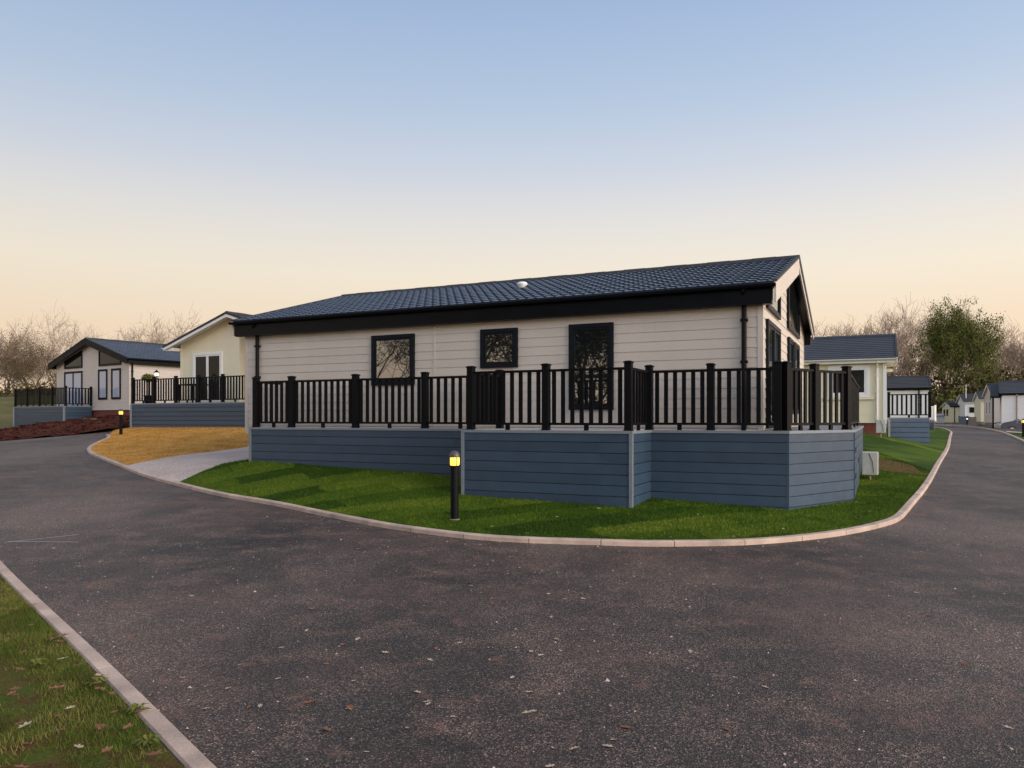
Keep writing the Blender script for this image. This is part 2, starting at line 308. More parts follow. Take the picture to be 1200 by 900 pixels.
class MB:
    def __init__(s): s.v = []; s.f = []
    def add(s, vs, fs):
        n = len(s.v); s.v += [tuple(v) for v in vs]; s.f += [tuple(i+n for i in f) for f in fs]; return s
    def box(s, x0, x1, y0, y1, z0, z1, T=None):
        vs = [(x0,y0,z0),(x1,y0,z0),(x1,y1,z0),(x0,y1,z0),(x0,y0,z1),(x1,y0,z1),(x1,y1,z1),(x0,y1,z1)]
        if T: vs = [T(*v) for v in vs]
        return s.add(vs, [(0,3,2,1),(4,5,6,7),(0,1,5,4),(1,2,6,5),(2,3,7,6),(3,0,4,7)])
    def prism(s, poly, a, b, T):
        """poly (s,z) extruded along out a..b; T(s,out,z)"""
        n = len(poly); vs = [T(p[0], a, p[1]) for p in poly]+[T(p[0], b, p[1]) for p in poly]
        return s.add(vs, [tuple(range(n)), tuple(range(2*n-1, n-1, -1))]+[(i, (i+1) % n, n+(i+1) % n, n+i) for i in range(n)])
    def ring(s, outer, inner, a, b, T):
        n = len(outer); vs = [T(p[0], a, p[1]) for p in outer]+[T(p[0], b, p[1]) for p in outer]+[T(p[0], b, p[1]) for p in inner]+[T(p[0], a, p[1]) for p in inner]
        fs = []
        for i in range(n):
            j = (i+1) % n
            for k in range(4): l = (k+1) % 4; fs.append((k*n+i, k*n+j, l*n+j, l*n+i))
        return s.add(vs, fs)
    def tube(s, pts, rads, n=8, cap=True):
        pts = [Vector(p) for p in pts]
        if not hasattr(rads, '__len__'): rads = [rads]*len(pts)
        base = len(s.v); fs = []
        for i, p in enumerate(pts):
            d = (pts[min(i+1, len(pts)-1)]-pts[max(i-1, 0)]).normalized()
            a = d.cross(Vector((0,0,1)) if abs(d.z) < .9 else Vector((1,0,0))).normalized(); b = d.cross(a)
            for k in range(n):
                t = 2*math.pi*k/n; s.v.append(tuple(p+(a*math.cos(t)+b*math.sin(t))*rads[i]))
        for i in range(len(pts)-1):
            for k in range(n): s.f.append((base+i*n+k, base+i*n+(k+1) % n, base+(i+1)*n+(k+1) % n, base+(i+1)*n+k))
        if cap: s.f.append(tuple(base+k for k in range(n))[::-1]); s.f.append(tuple(base+(len(pts)-1)*n+k for k in range(n)))
        return s
    def lathe(s, prof, n=20, c=(0,0,0)):
        b = len(s.v)
        for r, z in prof:
            for k in range(n): t = 2*math.pi*k/n; s.v.append((c[0]+r*math.cos(t), c[1]+r*math.sin(t), c[2]+z))
        for i in range(len(prof)-1):
            for k in range(n): s.f.append((b+i*n+k, b+i*n+(k+1) % n, b+(i+1)*n+(k+1) % n, b+(i+1)*n+k))
        return s
    def build(s, name, mat, parent=None, smooth=False, bevel=0):
        o = mesh_obj(name, s.v, s.f, mat, parent, smooth)
        if bevel:
            m = o.modifiers.new('b', 'BEVEL'); m.width = bevel; m.segments = 2; m.limit_method = 'ANGLE'
        return o
def copy_tree(o, parent=None):
    c = o.copy(); COL.objects.link(c); c.parent = parent
    for ch in list(o.children): copy_tree(ch, c)
    return c

def inset(poly, d):
    n = len(poly); out = []
    area = sum(poly[i][0]*poly[(i+1) % n][1]-poly[(i+1) % n][0]*poly[i][1] for i in range(n)); sg = 1 if area > 0 else -1
    for i in range(n):
        p, q, r = Vector(poly[i-1]), Vector(poly[i]), Vector(poly[(i+1) % n])
        a = (q-p).normalized(); b = (r-q).normalized(); na = Vector((-a.y, a.x))*sg; nb = Vector((-b.y, b.x))*sg
        k = (na+nb); k = k/max(.2, k.dot(na)); out.append(tuple(q+k*d))
    return out
def face_T(o, dx, n):
    """frame on a wall: o origin (x,y), dx unit along, n unit outward"""
    return lambda s, t, z: (o[0]+dx[0]*s+n[0]*t, o[1]+dx[1]*s+n[1]*t, z)
def window(parent, T, poly, fw=.06, frame='frame', glass='glass', name='window', sash=True, mull=None, deep=.062, transom=None, curtain=False):
    mb = MB(); inn = inset(poly, fw); mb.ring(poly, inn, .0, deep, T)
    if mull:
        for x in mull: mb.box(x-fw*.6, x+fw*.6, .004, deep-.004, min(p[1] for p in poly)+fw*.9, max(p[1] for p in poly)-fw*.9, T)
    if transom is not None: mb.box(min(p[0] for p in poly)+fw*.9, max(p[0] for p in poly)-fw*.9, .004, deep-.006, transom-fw*.5, transom+fw*.5, T)
    w = mb.build(name, frame, parent, bevel=.004)
    if sash:
        in2 = inset(inn, fw*.55); MB().ring(inn, in2, .002, deep*.72, T).build('sash', frame, w)
    p = MB().prism(inset(poly, fw*.7), .0225, deep*.5, T).build('pane', glass, w)
    bm = bmesh.new(); bm.from_mesh(p.data); bmesh.ops.recalc_face_normals(bm, faces=bm.faces); bm.to_mesh(p.data); bm.free()
    return w
def boards(T, xl, xr, z0, z1, pitch, lap=.014, groove=None, zs=None):
    """weatherboards between xl(z) and xr(z)"""
    mb = MB(); z = z0; lv = [z0]
    while z+pitch < z1-.01: z += pitch; lv.append(z)
    lv.append(z1)
    for a, b in zip(lv[:-1], lv[1:]):
        cuts = [a]+sorted(q for q in (zs or []) if a+.002 < q < b-.002)+[b]
        for c, d in zip(cuts[:-1], cuts[1:]):
            f = lambda z: lap*(1-(z-a)/pitch*.8)
            if groove:
                f = lambda z: groove
            mb.add([T(xl(c), f(c), c), T(xr(c), f(c), c), T(xr(d), f(d), d), T(xl(d), f(d), d)], [(0,1,2,3)])
        if groove:
            g = .009
            mb.v[-4:] = mb.v[-4:]
            # dark gap: a recessed strip below each board
            mb.add([T(xl(a), groove, a), T(xr(a), groove, a), T(xr(a), 0, a), T(xl(a), 0, a)], [(0,3,2,1)])
        else:
            mb.add([T(xl(a), lap, a), T(xr(a), lap, a), T(xr(a), .001, a), T(xl(a), .001, a)], [(0,3,2,1)])
    return mb
def groove_boards(T, x0, x1, ztop, zb, pitch, first, prof=.012, gap=.012):
    """flat boards with open joints, hung from ztop down to zb (may slope: callable of s)"""
    mb = MB(); lines = [ztop-first]
    while lines[-1]-pitch > zb: lines.append(lines[-1]-pitch)
    lv = [ztop]+lines+[zb]
    for a, b in zip(lv[:-1], lv[1:]):
        t = a-gap/2 if a != ztop else a; bo = b+gap/2 if b != zb else b
        if t <= bo: continue
        mb.add([T(x0, prof, bo), T(x1, prof, bo), T(x1, prof, t), T(x0, prof, t), T(x0, -.03, bo), T(x1, -.03, bo), T(x1, -.03, t), T(x0, -.03, t)],
               [(0,1,2,3), (0,4,5,1), (3,2,6,7), (0,3,7,4), (1,5,6,2)])
    mb.add([T(x0, -.034, zb), T(x1, -.034, zb), T(x1, -.034, ztop), T(x0, -.034, ztop)], [(0,1,2,3)])
    return mb

def roof_slope(x0, x1, y0, z0, y1, z1, kind='pantile', course=.34, roll=.19):
    """tiled slope from eave (y0,z0) to ridge (y1,z1)"""
    ln = math.hypot(y1-y0, z1-z0); ty, tz = (y1-y0)/ln, (z1-z0)/ln; s = 1 if y1 > y0 else -1; ny, nz = -tz*s*s if False else (-tz if ty > 0 else tz), abs(ty)
    if ty < 0: ny = -tz*-1
    nx = max(2, int((x1-x0)/roll)); rows = max(1, round(ln/course)); per = 8 if kind == 'pantile' else 1
    xs = []
    if kind == 'pantile':
        for i in range(nx):
            for k in range(per): xs.append((x0+(x1-x0)*(i+k/per)/nx, k/per))
        xs.append((x1, 0))
    else: xs = [(x0, 0), (x1, 0)]
    def hp(t):
        if kind != 'pantile': return 0
        return .020*math.exp(-((t-.5)/.16)**2)+.004*math.cos(2*math.pi*t)
    ny = -tz if ty > 0 else tz
    V, Fc = [], []
    for r in range(rows):
        for e, h in ((0, .020), (1, .0)):
            d = ln*(r+e)/rows
            for x, t in xs: 
                hh = hp(t)+h+.012; V.append((x, y0+ty*d+ny*hh*1., z0+tz*d+nz*hh))
    n = len(xs)
    for r in range(rows*2-1):
        for i in range(n-1): a = r*n+i; Fc.append((a, a+1, a+n+1, a+n))
    # closing lip at the eave
    b = len(V)
    for x, t in xs: V.append((x, y0, z0-.01))
    for i in range(n-1): Fc.append((b+i, b+i+1, i+1, i))
    if ty < 0: Fc = [f[::-1] for f in Fc]
    return V, Fc

def lodge(name, label, loc, rz, Ln, Wd, hw, oe=.2, og=.2, rise=.285, wall='siding', roof='roof', base=-.15, zbase=-1., cat='lodge', fascia='fascia', barge='fascia',
          kind='pantile', pitch=.172, trim=None, fdepth=.27, gutter='black', skip=(), basemat='brick', barge_h=.3, course=.34, far_barge=None, edge_drop=.015, edge_all=False):
    """timber lodge: ridge along local x (0..Ln), width along y (0..Wd), floor at z=0; hw = roof edge height"""
    t = thing(name, label, cat, loc, rz)
    mid = Wd/2; zr = lambda y: hw+rise*(min(y, Wd-y)+oe)
    top = lambda y: zr(y)-.05
    trim = trim or wall
    Tf = face_T((0,0), (1,0), (0,-1)); Tb = face_T((Ln,Wd), (-1,0), (0,1)); Tl = face_T((0,Wd), (0,-1), (-1,0)); Tr = face_T((Ln,0), (0,1), (1,0))
    ht = hw+rise*oe-.04
    if 'f' not in skip: boards(Tf, lambda z: 0, lambda z: Ln, base, ht, pitch).build('wall', wall, t)
    boards(Tb, lambda z: 0, lambda z: Ln, base, ht, pitch).build('wall', wall, t)
    pk = zr(mid)-.05; gl = lambda z: 0 if z < ht else (z-ht)/rise; gr = lambda z: Wd-gl(z)
    for k, T in (('l', Tl), ('r', Tr)):
        if k in skip: continue
        boards(T, gl, gr, base, pk, pitch, zs=[ht]).build('wall', wall, t)
    # corner trims
    for (cx, cy, sx, sy) in ((0,0,-1,-1), (Ln,0,1,-1), (0,Wd,-1,1), (Ln,Wd,1,1)):
        MB().box(min(cx+sx*.02, cx-sx*.07), max(cx+sx*.02, cx-sx*.07), min(cy+sy*.02, cy-sy*.07), max(cy+sy*.02, cy-sy*.07), base-.01, ht-.01).build('corner_trim', trim, t)
    # plinth
    MB().box(.06, Ln-.06, .06, Wd-.06, zbase, base+.005).build('plinth', basemat, t)
    # roof
    r = MB()
    for (y0, y1) in ((-oe, mid), (Wd+oe, mid)):
        V, Fc = roof_slope(-og, Ln+og, y0, hw, y1, hw+rise*(mid+oe), kind, course); r.add(V, Fc)
    ro = r.build('roof', roof, t, smooth=False)
    # soffit slab under the tiles
    s = MB(); zt = hw+rise*(mid+oe)
    for (y0, y1) in ((-oe, mid), (Wd+oe, mid)):
        s.add([(-og+.01,y0,hw-.004), (Ln+og-.01,y0,hw-.004), (Ln+og-.01,y1,zt-.004), (-og+.01,y1,zt-.004), (-og+.01,y0,hw-.03), (Ln+og-.01,y0,hw-.03), (Ln+og-.01,y1,zt-.03), (-og+.01,y1,zt-.03)],
              [(0,1,2,3), (4,7,6,5), (0,4,5,1), (1,5,6,2), (0,3,7,4)])
    s.build('soffit', 'white' if barge == 'white' else 'fascia', ro)
    rc = MB(); nseg = max(4, int(Ln/.45))
    for i in range(nseg):
        a = -og-.02+(Ln+2*og+.04)*i/nseg; b = -og-.02+(Ln+2*og+.04)*(i+1)/nseg+.02; hh = .05+.006*(i % 2)
        rc.add([(a,mid-.13,zt-.01), (a,mid-.07,zt+hh), (a,mid,zt+hh+.03), (a,mid+.07,zt+hh), (a,mid+.13,zt-.01), (b,mid-.13,zt-.01), (b,mid-.07,zt+hh), (b,mid,zt+hh+.03), (b,mid+.07,zt+hh), (b,mid+.13,zt-.01)],
               [(0,5,6,1), (1,6,7,2), (2,7,8,3), (3,8,9,4), (0,1,2,3,4), (9,8,7,6,5)])
    rc.build('ridge_cap', 'roof_dark' if roof == 'roof' else roof, ro)
    # eaves fascia + gutters
    for sy, y in ((-1, -oe), (1, Wd+oe)):
        a, b = sorted((y+.02*-sy, y-sy*(oe-.03)))
        MB().box(-og+.04, Ln+og-.04, a, b, hw-.04-fdepth, hw-.035).build('fascia', fascia, t)
        g = MB(); n = 7
        for i in range(n):
            for (r_, ) in ((.055,), (.048,)):
                pass
        prof = [(y+sy*.06+.055*math.cos(math.pi+math.pi*k/6), hw-.02+.055*math.sin(math.pi+math.pi*k/6)) for k in range(7)]
        prof += [(y+sy*.06+.048*math.cos(math.pi*2-math.pi*k/6), hw-.02+.048*math.sin(math.pi*2-math.pi*k/6)) for k in range(7)]
        vs = [(-og-.03, p[0], p[1]) for p in prof]+[(Ln+og+.03, p[0], p[1]) for p in prof]; m = len(prof)
        g.add(vs, [(k, (k+1) % m, m+(k+1) % m, m+k) for k in range(m)]+[tuple(range(m)), tuple(range(2*m-1, m-1, -1))]); g.build('gutter', gutter, t)
    # bargeboards
    for sx, x in ((-1, -og), (1, Ln+og)):
        for (y0, y1) in ((-oe-.01, mid), (Wd+oe+.01, mid)):
            bh0 = barge_h; barge_h_ = far_barge if (far_barge and y0 > 0) else barge_h
            a, b = sorted((x, x+sx*.03)); q = MB()
            q.add([(a,y0,hw+.02), (b,y0,hw+.02), (b,y1,zt+.02), (a,y1,zt+.02), (a,y0,hw-barge_h_), (b,y0,hw-barge_h_), (b,y1,zt-barge_h_), (a,y1,zt-barge_h_)],
                  [(0,1,2,3), (4,7,6,5), (0,4,5,1), (1,5,6,2), (2,6,7,3), (3,7,4,0)])
            q.build('bargeboard', barge, t)
            e = MB(); c, d = sorted((x-sx*.02, x+sx*.045)); eb = edge_drop if (y0 > 0 or edge_all) else .015
            e.add([(c,y0,hw+.055), (d,y0,hw+.055), (d,y1,zt+.055), (c,y1,zt+.055), (c,y0,hw+eb), (d,y0,hw+eb), (d,y1,zt+eb), (c,y1,zt+eb)],
                  [(0,1,2,3), (4,7,6,5), (0,4,5,1), (1,5,6,2), (2,6,7,3), (3,7,4,0)])
            e.build('roof_edge', 'roof_dark', ro)
    t['_'] = 0; del t['_']
    return t, dict(f=Tf, b=Tb, l=Tl, r=Tr, zr=zr, ht=ht, roof=ro)
def downpipe(parent, x, y, ztop, zbot, ny=-1, mat='black', swan=.22):
    mb = MB(); mb.tube([(x, y+ny*swan, ztop), (x, y+ny*swan, ztop-.06), (x, y+ny*.06, ztop-.06-swan*.8), (x, y+ny*.06, zbot)], .043, 10)
    for z in (ztop-.55, (ztop+zbot)/2, zbot+.2): mb.box(x-.06, x+.06, y+ny*.10, y+ny*.0, z-.02, z+.02) if ny > 0 else mb.box(x-.06, x+.06, y-.10, y, z-.02, z+.02)
    return mb.build('downpipe', mat, parent, smooth=False)

# ------------------------------------------------------------------ railings and decks
def post(parent, x, y, z0, z1, rz=0, w=.115, mat='railing'):
    c, s = math.cos(rz), math.sin(rz)
    T = lambda a, b, z: (x+a*c-b*s, y+a*s+b*c, z)
    mb = MB(); h = w/2; mb.box(-h, h, -h, h, z0, z1-.03, T); k = h+.012; mb.box(-k, k, -k, k, z1-.03, z1-.008, T); j = h*.6
    mb.add([T(-k,-k,z1-.008), T(k,-k,z1-.008), T(k,k,z1-.008), T(-k,k,z1-.008), T(-j,-j,z1+.006), T(j,-j,z1+.006), T(j,j,z1+.006), T(-j,j,z1+.006)],
           [(4,5,6,7), (0,1,5,4), (1,2,6,5), (2,3,7,6), (3,0,4,7)])
    k = h+.01; mb.box(-k, k, -k, k, z0, z0+.02, T)
    return mb.build('post', mat, parent, bevel=.003)
def rail_panel(parent, a, b, z, h=1.0, pitch=.158, w=.066, low=.085, mat='railing', foot=True):
    a = Vector(a); b = Vector(b); d = b-a; ln = d.length; d.normalize(); n = Vector((-d.y, d.x))
    T = lambda s, t, zz: (a.x+d.x*s+n.x*t, a.y+d.y*s+n.y*t, zz)
    mb = MB(); mb.box(0, ln, -.035, .035, z+h-.04, z+h, T); mb.box(0, ln, -.025, .025, z+low, z+low+.04, T)
    k = max(1, round(ln/pitch)); p = ln/k
    for i in range(k):
        s = (i+.5)*p+random.uniform(-.002, .002); mb.box(s-w/2, s+w/2, -.014, .014, z+low+.035, z+h-.038, T)
    if foot and ln > .7: mb.box(ln*.5-.035, ln*.5+.035, -.02, .02, z, z+low+.002, T)
    return mb.build('railing_panel', mat, parent)
def skirt(parent, a, b, z, zb, mat='deck_blue', pitch=.17, first=.14, cap='trim', name='skirting', gap=.012):
    """boarding on the outside (right of a->b) below deck level z; first board under a 5 cm edge"""
    a = Vector(a); b = Vector(b); d = b-a; ln = d.length; d.normalize(); n = Vector((d.y, -d.x))
    T = lambda s, t, zz: (a.x+d.x*s+n.x*t, a.y+d.y*s+n.y*t, zz)
    groove_boards(T, 0, ln, z-.045, zb, pitch, first, gap=gap).build(name, mat, parent)
    return T, ln
def slab_edge(parent, pts, z, th=.045, out=.03, mat='trim'):
    """deck surface and projecting edge board following the outline (counter-clockwise world/local pts)"""
    mb = MB(); n = len(pts); mb.v = [(p[0], p[1], z) for p in pts]+[(p[0], p[1], z-th) for p in pts]
    mb.f = [tuple(range(n)), tuple(range(2*n-1, n-1, -1))]+[(i, n+i, n+(i+1) % n, (i+1) % n) for i in range(n)]
    return mb.build('deck_floor', mat, parent)

# =================================================================== MAIN LODGE
FL = 1.40
x0, y0 = W(-13.42, 13.5)
LNM, WDM = 11.64, 7.8
main, F = lodge('holiday_lodge', 'long beige weatherboard lodge with blue-black roof behind the large main deck', (x0, y0, FL), TH, LNM, WDM, 2.45,
                oe=.2, og=.22, rise=.285, base=-.14, zbase=-.9, fdepth=.30, barge_h=.33, barge='siding', skip=(), far_barge=.20, edge_drop=-.09)
u2x = lambda u: u+13.42
def rect(a, b, c, d): return [(a, c), (b, c), (b, d), (a, d)]
window(main, F['f'], rect(u2x(-9.80), u2x(-8.72), .90, 1.965), .075)
window(main, F['f'], rect(u2x(-7.16), u2x(-6.34), 1.195, 1.965), .075)
window(main, F['f'], rect(u2x(-5.27), u2x(-4.395), .355, 1.965), .075, transom=.98)
# gable end glazing, facing the lane
zr = F['zr']
window(main, F['r'], [(.38,2.12), (2.25,2.12), (2.25,zr(2.25)-.16), (.38,zr(.38)-.16)], .07)
window(main, F['r'], rect(.38, 2.25, .02, 1.93), .08, mull=[1.31], name='french_door')
window(main, F['r'], [(3.75,2.12), (6.3,2.12), (6.3,zr(6.3)-.16), (4.0,zr(3.9)-.22), (3.75,zr(3.75)-.16)], .07)
window(main, F['r'], rect(3.85, 4.85, .3, 1.95), .07); window(main, F['r'], rect(5.1, 6.2, .3, 1.95), .07)
for x in (u2x(-2.065), u2x(-13.02)): downpipe(main, x, 0, 2.42, -.1)
# light joint strip in the long wall and the roof vent
MB().box(u2x(-8.25)-.02, u2x(-8.25)+.02, -.019, -.002, -.13, 2.12).build('joint_strip', 'siding', main)
MB().lathe([(.0,.12), (.10,.11), (.13,.07), (.10,.03), (.07,-.06)], 14, (u2x(-7.35), 2.35, 2.45+.285*2.55+.02)).build('roof_vent', 'white', main, smooth=True)
MB().box(LNM-.03+.02, LNM+.05, 1.2, 1.3, .9, 1.1).build('wall_lamp', 'black', main)

# main deck (local frame = uv of the lodge, origin at u=v=0, z=0 world)
deck = thing('raised_deck', 'large slate-blue boarded deck with black railing wrapped round the long beige lodge', 'decking', (0, 0, 0), TH)
PT = [(-12.46,13.46), (-12.46,12.67), (-6.48,12.67), (-6.48,11.55), (-3.48,11.55), (-3.48,12.67), (-1.274,12.67), (-.388,14.49), (-.388,22.5), (-1.74,22.5), (-1.74,13.46)]
zb = -.1
for i in range(0, 9):
    skirt(deck, PT[i], PT[i+1], FL, zb if i > 2 else 0)
ot = [(-12.49,13.46), (-12.49,12.64), (-6.51,12.64), (-6.51,11.52), (-3.45,11.52), (-3.45,12.64), (-1.255,12.64), (-.358,14.485), (-.358,22.53), (-1.74,22.53), (-1.74,13.46)]
slab_edge(deck, ot, FL)
mb = MB()   # pale boards of the walking surface, sunk a little inside the edge
mb.box(-12.40, -1.76, 12.75, 13.46, FL, FL+.008); mb.box(-6.38, -3.58, 11.64, 12.75, FL, FL+.0075); mb.build('deck_boards', 'floor', deck)
for (x, y) in ((-12.46,12.67), (-6.48,11.55), (-3.48,11.55)):
    MB().box(x-.028, x+.028, y-.030, y+.026, -.05, FL-.046).build('corner_trim', 'trim', deck)
MB().box(-1.30, -1.262, 12.655, 12.69, -.05, FL-.046).build('corner_trim', 'deck_blue', deck)
MB().box(-.40, -.370, 14.47, 14.52, -.05, FL-.046).build('corner_trim', 'deck_blue', deck)
ins = .05
PA = [(-12.35,12.72), (-11.344,12.72), (-9.658,12.72), (-7.99,12.72), (-6.41,12.72)]
PB = [(-6.375,11.64), (-4.96,11.64), (-3.55,11.64)]
PC = [(-3.52,12.74), (-2.488,12.74), (-1.44,12.74)]
def run(pts, ends=(True, True), rz=0):
    for i, p in enumerate(pts):
        if (i == 0 and not ends[0]) or (i == len(pts)-1 and not ends[1]): continue
        post(deck, p[0], p[1], FL, FL+1.1, rz)
    for a, b in zip(pts[:-1], pts[1:]):
        d = Vector((b[0]-a[0], b[1]-a[1])).normalized()*.06
        rail_panel(deck, (a[0]+d.x, a[1]+d.y), (b[0]-d.x, b[1]-d.y), FL, 1.005)
run(PA, (True, False)); run(PB); run(PC)
rail_panel(deck, (-6.375,11.70), (-6.375,12.70), FL, 1.005, foot=False); post(deck, -6.375, 12.76, FL, FL+1.1)
rail_panel(deck, (-3.55,11.70), (-3.55,12.68), FL, 1.005)
rail_panel(deck, (-12.35,12.78), (-12.35,13.44), FL, 1.005)
dD = Vector((-.388+1.274, 14.49-12.67)).normalized(); aD = math.atan2(dD.y, dD.x)
D0 = (-1.325,12.83); D1 = (-.96,13.58); D2 = (-.50,14.42)
post(deck, *D0, FL, FL+1.1, aD); post(deck, *D1, FL, FL+1.1, aD); post(deck, *D2, FL, FL+1.1, aD)
rail_panel(deck, (D0[0]+dD.x*.06, D0[1]+dD.y*.06), (D1[0]-dD.x*.06, D1[1]-dD.y*.06), FL, 1.005)
rail_panel(deck, (D1[0]+dD.x*.06, D1[1]+dD.y*.06), (D2[0]-dD.x*.06, D2[1]-dD.y*.06), FL, 1.005)
PE = [(-.48,14.47), (-.48,17.1), (-.48,19.75), (-.48,22.4)]
for a, b in zip(PE[:-1], PE[1:]): rail_panel(deck, (a[0], a[1]+.05), b, FL, 1.005)
# small vents in the lane-side boarding
for (y, z) in ((15.2, 1.02), (15.2, .55), (17.0, .75)):
    MB().box(-.376, -.366, y-.09, y+.09, z-.05, z+.05).build('vent', 'black', deck)

# meter boxes
def meterbox(loc, rz, label, s=1.):
    t = thing('meter_box', label, 'meter box', loc, rz)
    MB().box(-.16*s, .16*s, -.2*s, .2*s, .10*s, .60*s).build('cabinet', 'meter', t, bevel=.015)
    d = MB(); d.box(.16*s, .175*s, -.185*s, .185*s, .115*s, .585*s); d.build('door', 'meter', t, bevel=.006)
    for k in (-.1, .02, .11): MB().tube([(0, k*s, -.1), (0, k*s, .11*s)], .022*s, 8).build('conduit', 'pipe', t)
    MB().tube([(-.02, -.205*s, .58*s), (.05, -.21*s, .4*s), (.08, -.21*s, .14*s)], .006, 6).build('cable', 'black', t)
mx, my = 7.92, 16.9
meterbox((mx, my, ZI.h(mx, my)), TH, 'pale grey meter box on short pipes beside the large main deck')
mx, my = 12.55, 26.0
meterbox((mx, my, ZI.h(mx, my)+.05), TH, 'smaller white meter box by the brick base of the cream bungalow on the right', .9)

# =================================================================== LODGE far left
c35 = -35.5*math.pi/180
a1 = math.atan2(.814, .58)-math.pi   # local +x = back direction
# ridge runs backwards: local x -> (.58,.814); gable 'l' (x=0) faces the camera
rzb = math.atan2(.814, .58)
# local y axis = (-.814,.58) : from right corner to left corner
gl_, gr_ = (-25.98,42.9), (-19.1,38.0)
rc_ = (gr_[0]-.814*.35+.58*.25, gr_[1]+.58*.35+.814*.25)
f1z = 2.12
lw1 = 7.75
l1, F1 = lodge('holiday_lodge', 'low beige lodge with black gable edge and blue roof behind the mound of soil', (rc_[0], rc_[1], f1z), rzb, 11, lw1, 2.47,
               oe=.35, og=.3, rise=.285, base=-.1, zbase=-1.2, wall='siding_pale', barge='black', pitch=.19, fdepth=.2)
T1 = face_T((0, lw1), (0, -1), (-1, 0)); z1r = F1['zr']    # s from left corner to right
window(l1, T1, rect(.95, 2.95, 0, 2.03), .07, mull=[1.95], name='french_door', glass='glass_soft')
window(l1, T1, [(.95,2.2), (2.95,2.2), (2.95,z1r(2.95)-.28), (.95,z1r(.95)-.22)], .07, glass='glass_dark')
window(l1, T1, [(4.75,2.2), (7.0,2.2), (7.0,z1r(7.0)-.22), (4.75,z1r(4.75)-.28)], .07, glass='glass_dark')
window(l1, T1, rect(4.7, 5.6, .45, 2.03), .07, glass='glass_soft'); window(l1, T1, rect(6.05, 6.95, .45, 2.03), .07, glass='glass_soft')
downpipe(l1, .12, 0, 2.4, -.1)
def skew_deck(name, label, pts, z, zbs, posts_n, h, mat='deck_blue', rmat='railing', closed_back=None, pw=.1, edge='trim', trims=True, pitchb=.17):
    """deck whose visible front follows pts (left to right, boarding on the camera side)"""
    ax, ay = pts[0]; t = thing(name, label, 'decking', (ax, ay, 0), 0)
    P = [(p[0]-ax, p[1]-ay) for p in pts]; B = [(p[0]-ax, p[1]-ay) for p in closed_back]
    for i in range(len(P)-1): skirt(t, P[i], P[i+1], z, zbs, mat, pitchb, gap=.024)
    slab_edge(t, P+B, z, mat=edge)
    for i in range(len(P)-1):
        a, b = Vector(P[i]), Vector(P[i+1]); d = b-a; n = max(1, posts_n[i]); inn = Vector((-d.y, d.x)).normalized()*.07
        for k in range(n+1):
            if i > 0 and k == 0: continue
            q = a+d*k/n+inn; post(t, q.x, q.y, z, z+h+.08, math.atan2(d.y, d.x), pw, rmat)
        for k in range(n):
            q, r_ = a+d*k/n+inn, a+d*(k+1)/n+inn; e = d.normalized()*pw/2
            rail_panel(t, q+e, r_-e, z, h, mat=rmat)
    if trims:
        for p in P[:-1]: MB().box(p[0]-.04, p[0]+.04, p[1]-.045, p[1]+.035, zbs, z-.046).build('corner_trim', edge, t)
    return t
skew_deck('raised_deck', 'blue-boarded deck with black railing at the far left, half buried by red soil', [(-27.9,42.8), (-23.1,39.4), (-22.3,40.52)], 2.24, .4, [4, 1], .95, closed_back=[(-25.5,42.85), (-27.2,43.8)])

# =================================================================== CREAM LODGE left, behind the straw bank
dx3, dy3 = .873, -.488; rz3 = math.atan2(.873, .488)   # local x backwards (.488,.873), local y to the left (-.873,.488)
# right wall corner of the gable
g0 = (-13.89,32.05); w3 = 6.6; rc3 = (g0[0]+dx3*w3, g0[1]+dy3*w3)
l3, F3 = lodge('holiday_lodge', 'cream lodge with white roof edge and white patio doors behind the golden mulch bank', (rc3[0], rc3[1], 2.2), rz3, 10, w3, 2.36,
               oe=.5, og=.45, rise=.31, base=-.1, zbase=-1.2, wall='siding_cream', barge='white', fascia='white', roof='roof_dark', kind='flat', gutter='white', skip=('l',), fdepth=.12, barge_h=.15, pitch=.3, edge_drop=-.04, edge_all=True)
T3 = face_T((0, w3), (0, -1), (-1, 0)); z3 = F3['zr']
# cream half of the gable, and a recessed beige half
mb = boards(T3, lambda z: 0 if z < F3['ht'] else (z-F3['ht'])/.31, lambda z: min(3.48, w3-(0 if z < F3['ht'] else (z-F3['ht'])/.31)), -.1, z3(w3/2)-.06, .3, lap=.006, zs=[F3['ht'], z3(w3-3.48)-.05]); mb.build('wall', 'siding_cream', l3)
MB().box(-.01, 1.25, w3-3.48-.04, w3-3.48, -.1, z3(w3-3.48)-.06).build('wall', 'siding_cream', l3)
T3b = face_T((1.2, w3), (0, -1), (-1, 0))
mb = boards(T3b, lambda z: 3.48, lambda z: w3-(0 if z < F3['ht'] else (z-F3['ht'])/.31), -.1, z3(w3-3.48)-.08, .19, zs=[F3['ht']]); mb.build('wall', 'siding_pale', l3)
window(l3, T3, rect(.8, 2.55, 0, 2.08), .1, frame='white', mull=[1.68], name='patio_door', glass='glass_dark')
window(l3, T3b, rect(3.75, 4.7, .1, 1.95), .09, frame='white', glass='glass_dark')
d3 = skew_deck('raised_deck', 'blue-boarded deck with black railing in front of the cream lodge, above the golden mulch', [(-15.6,31.3), (-9.75,28.03)], 2.2, .9, [5], .98, closed_back=[(-9.0,29.37), (-14.85,32.64)])
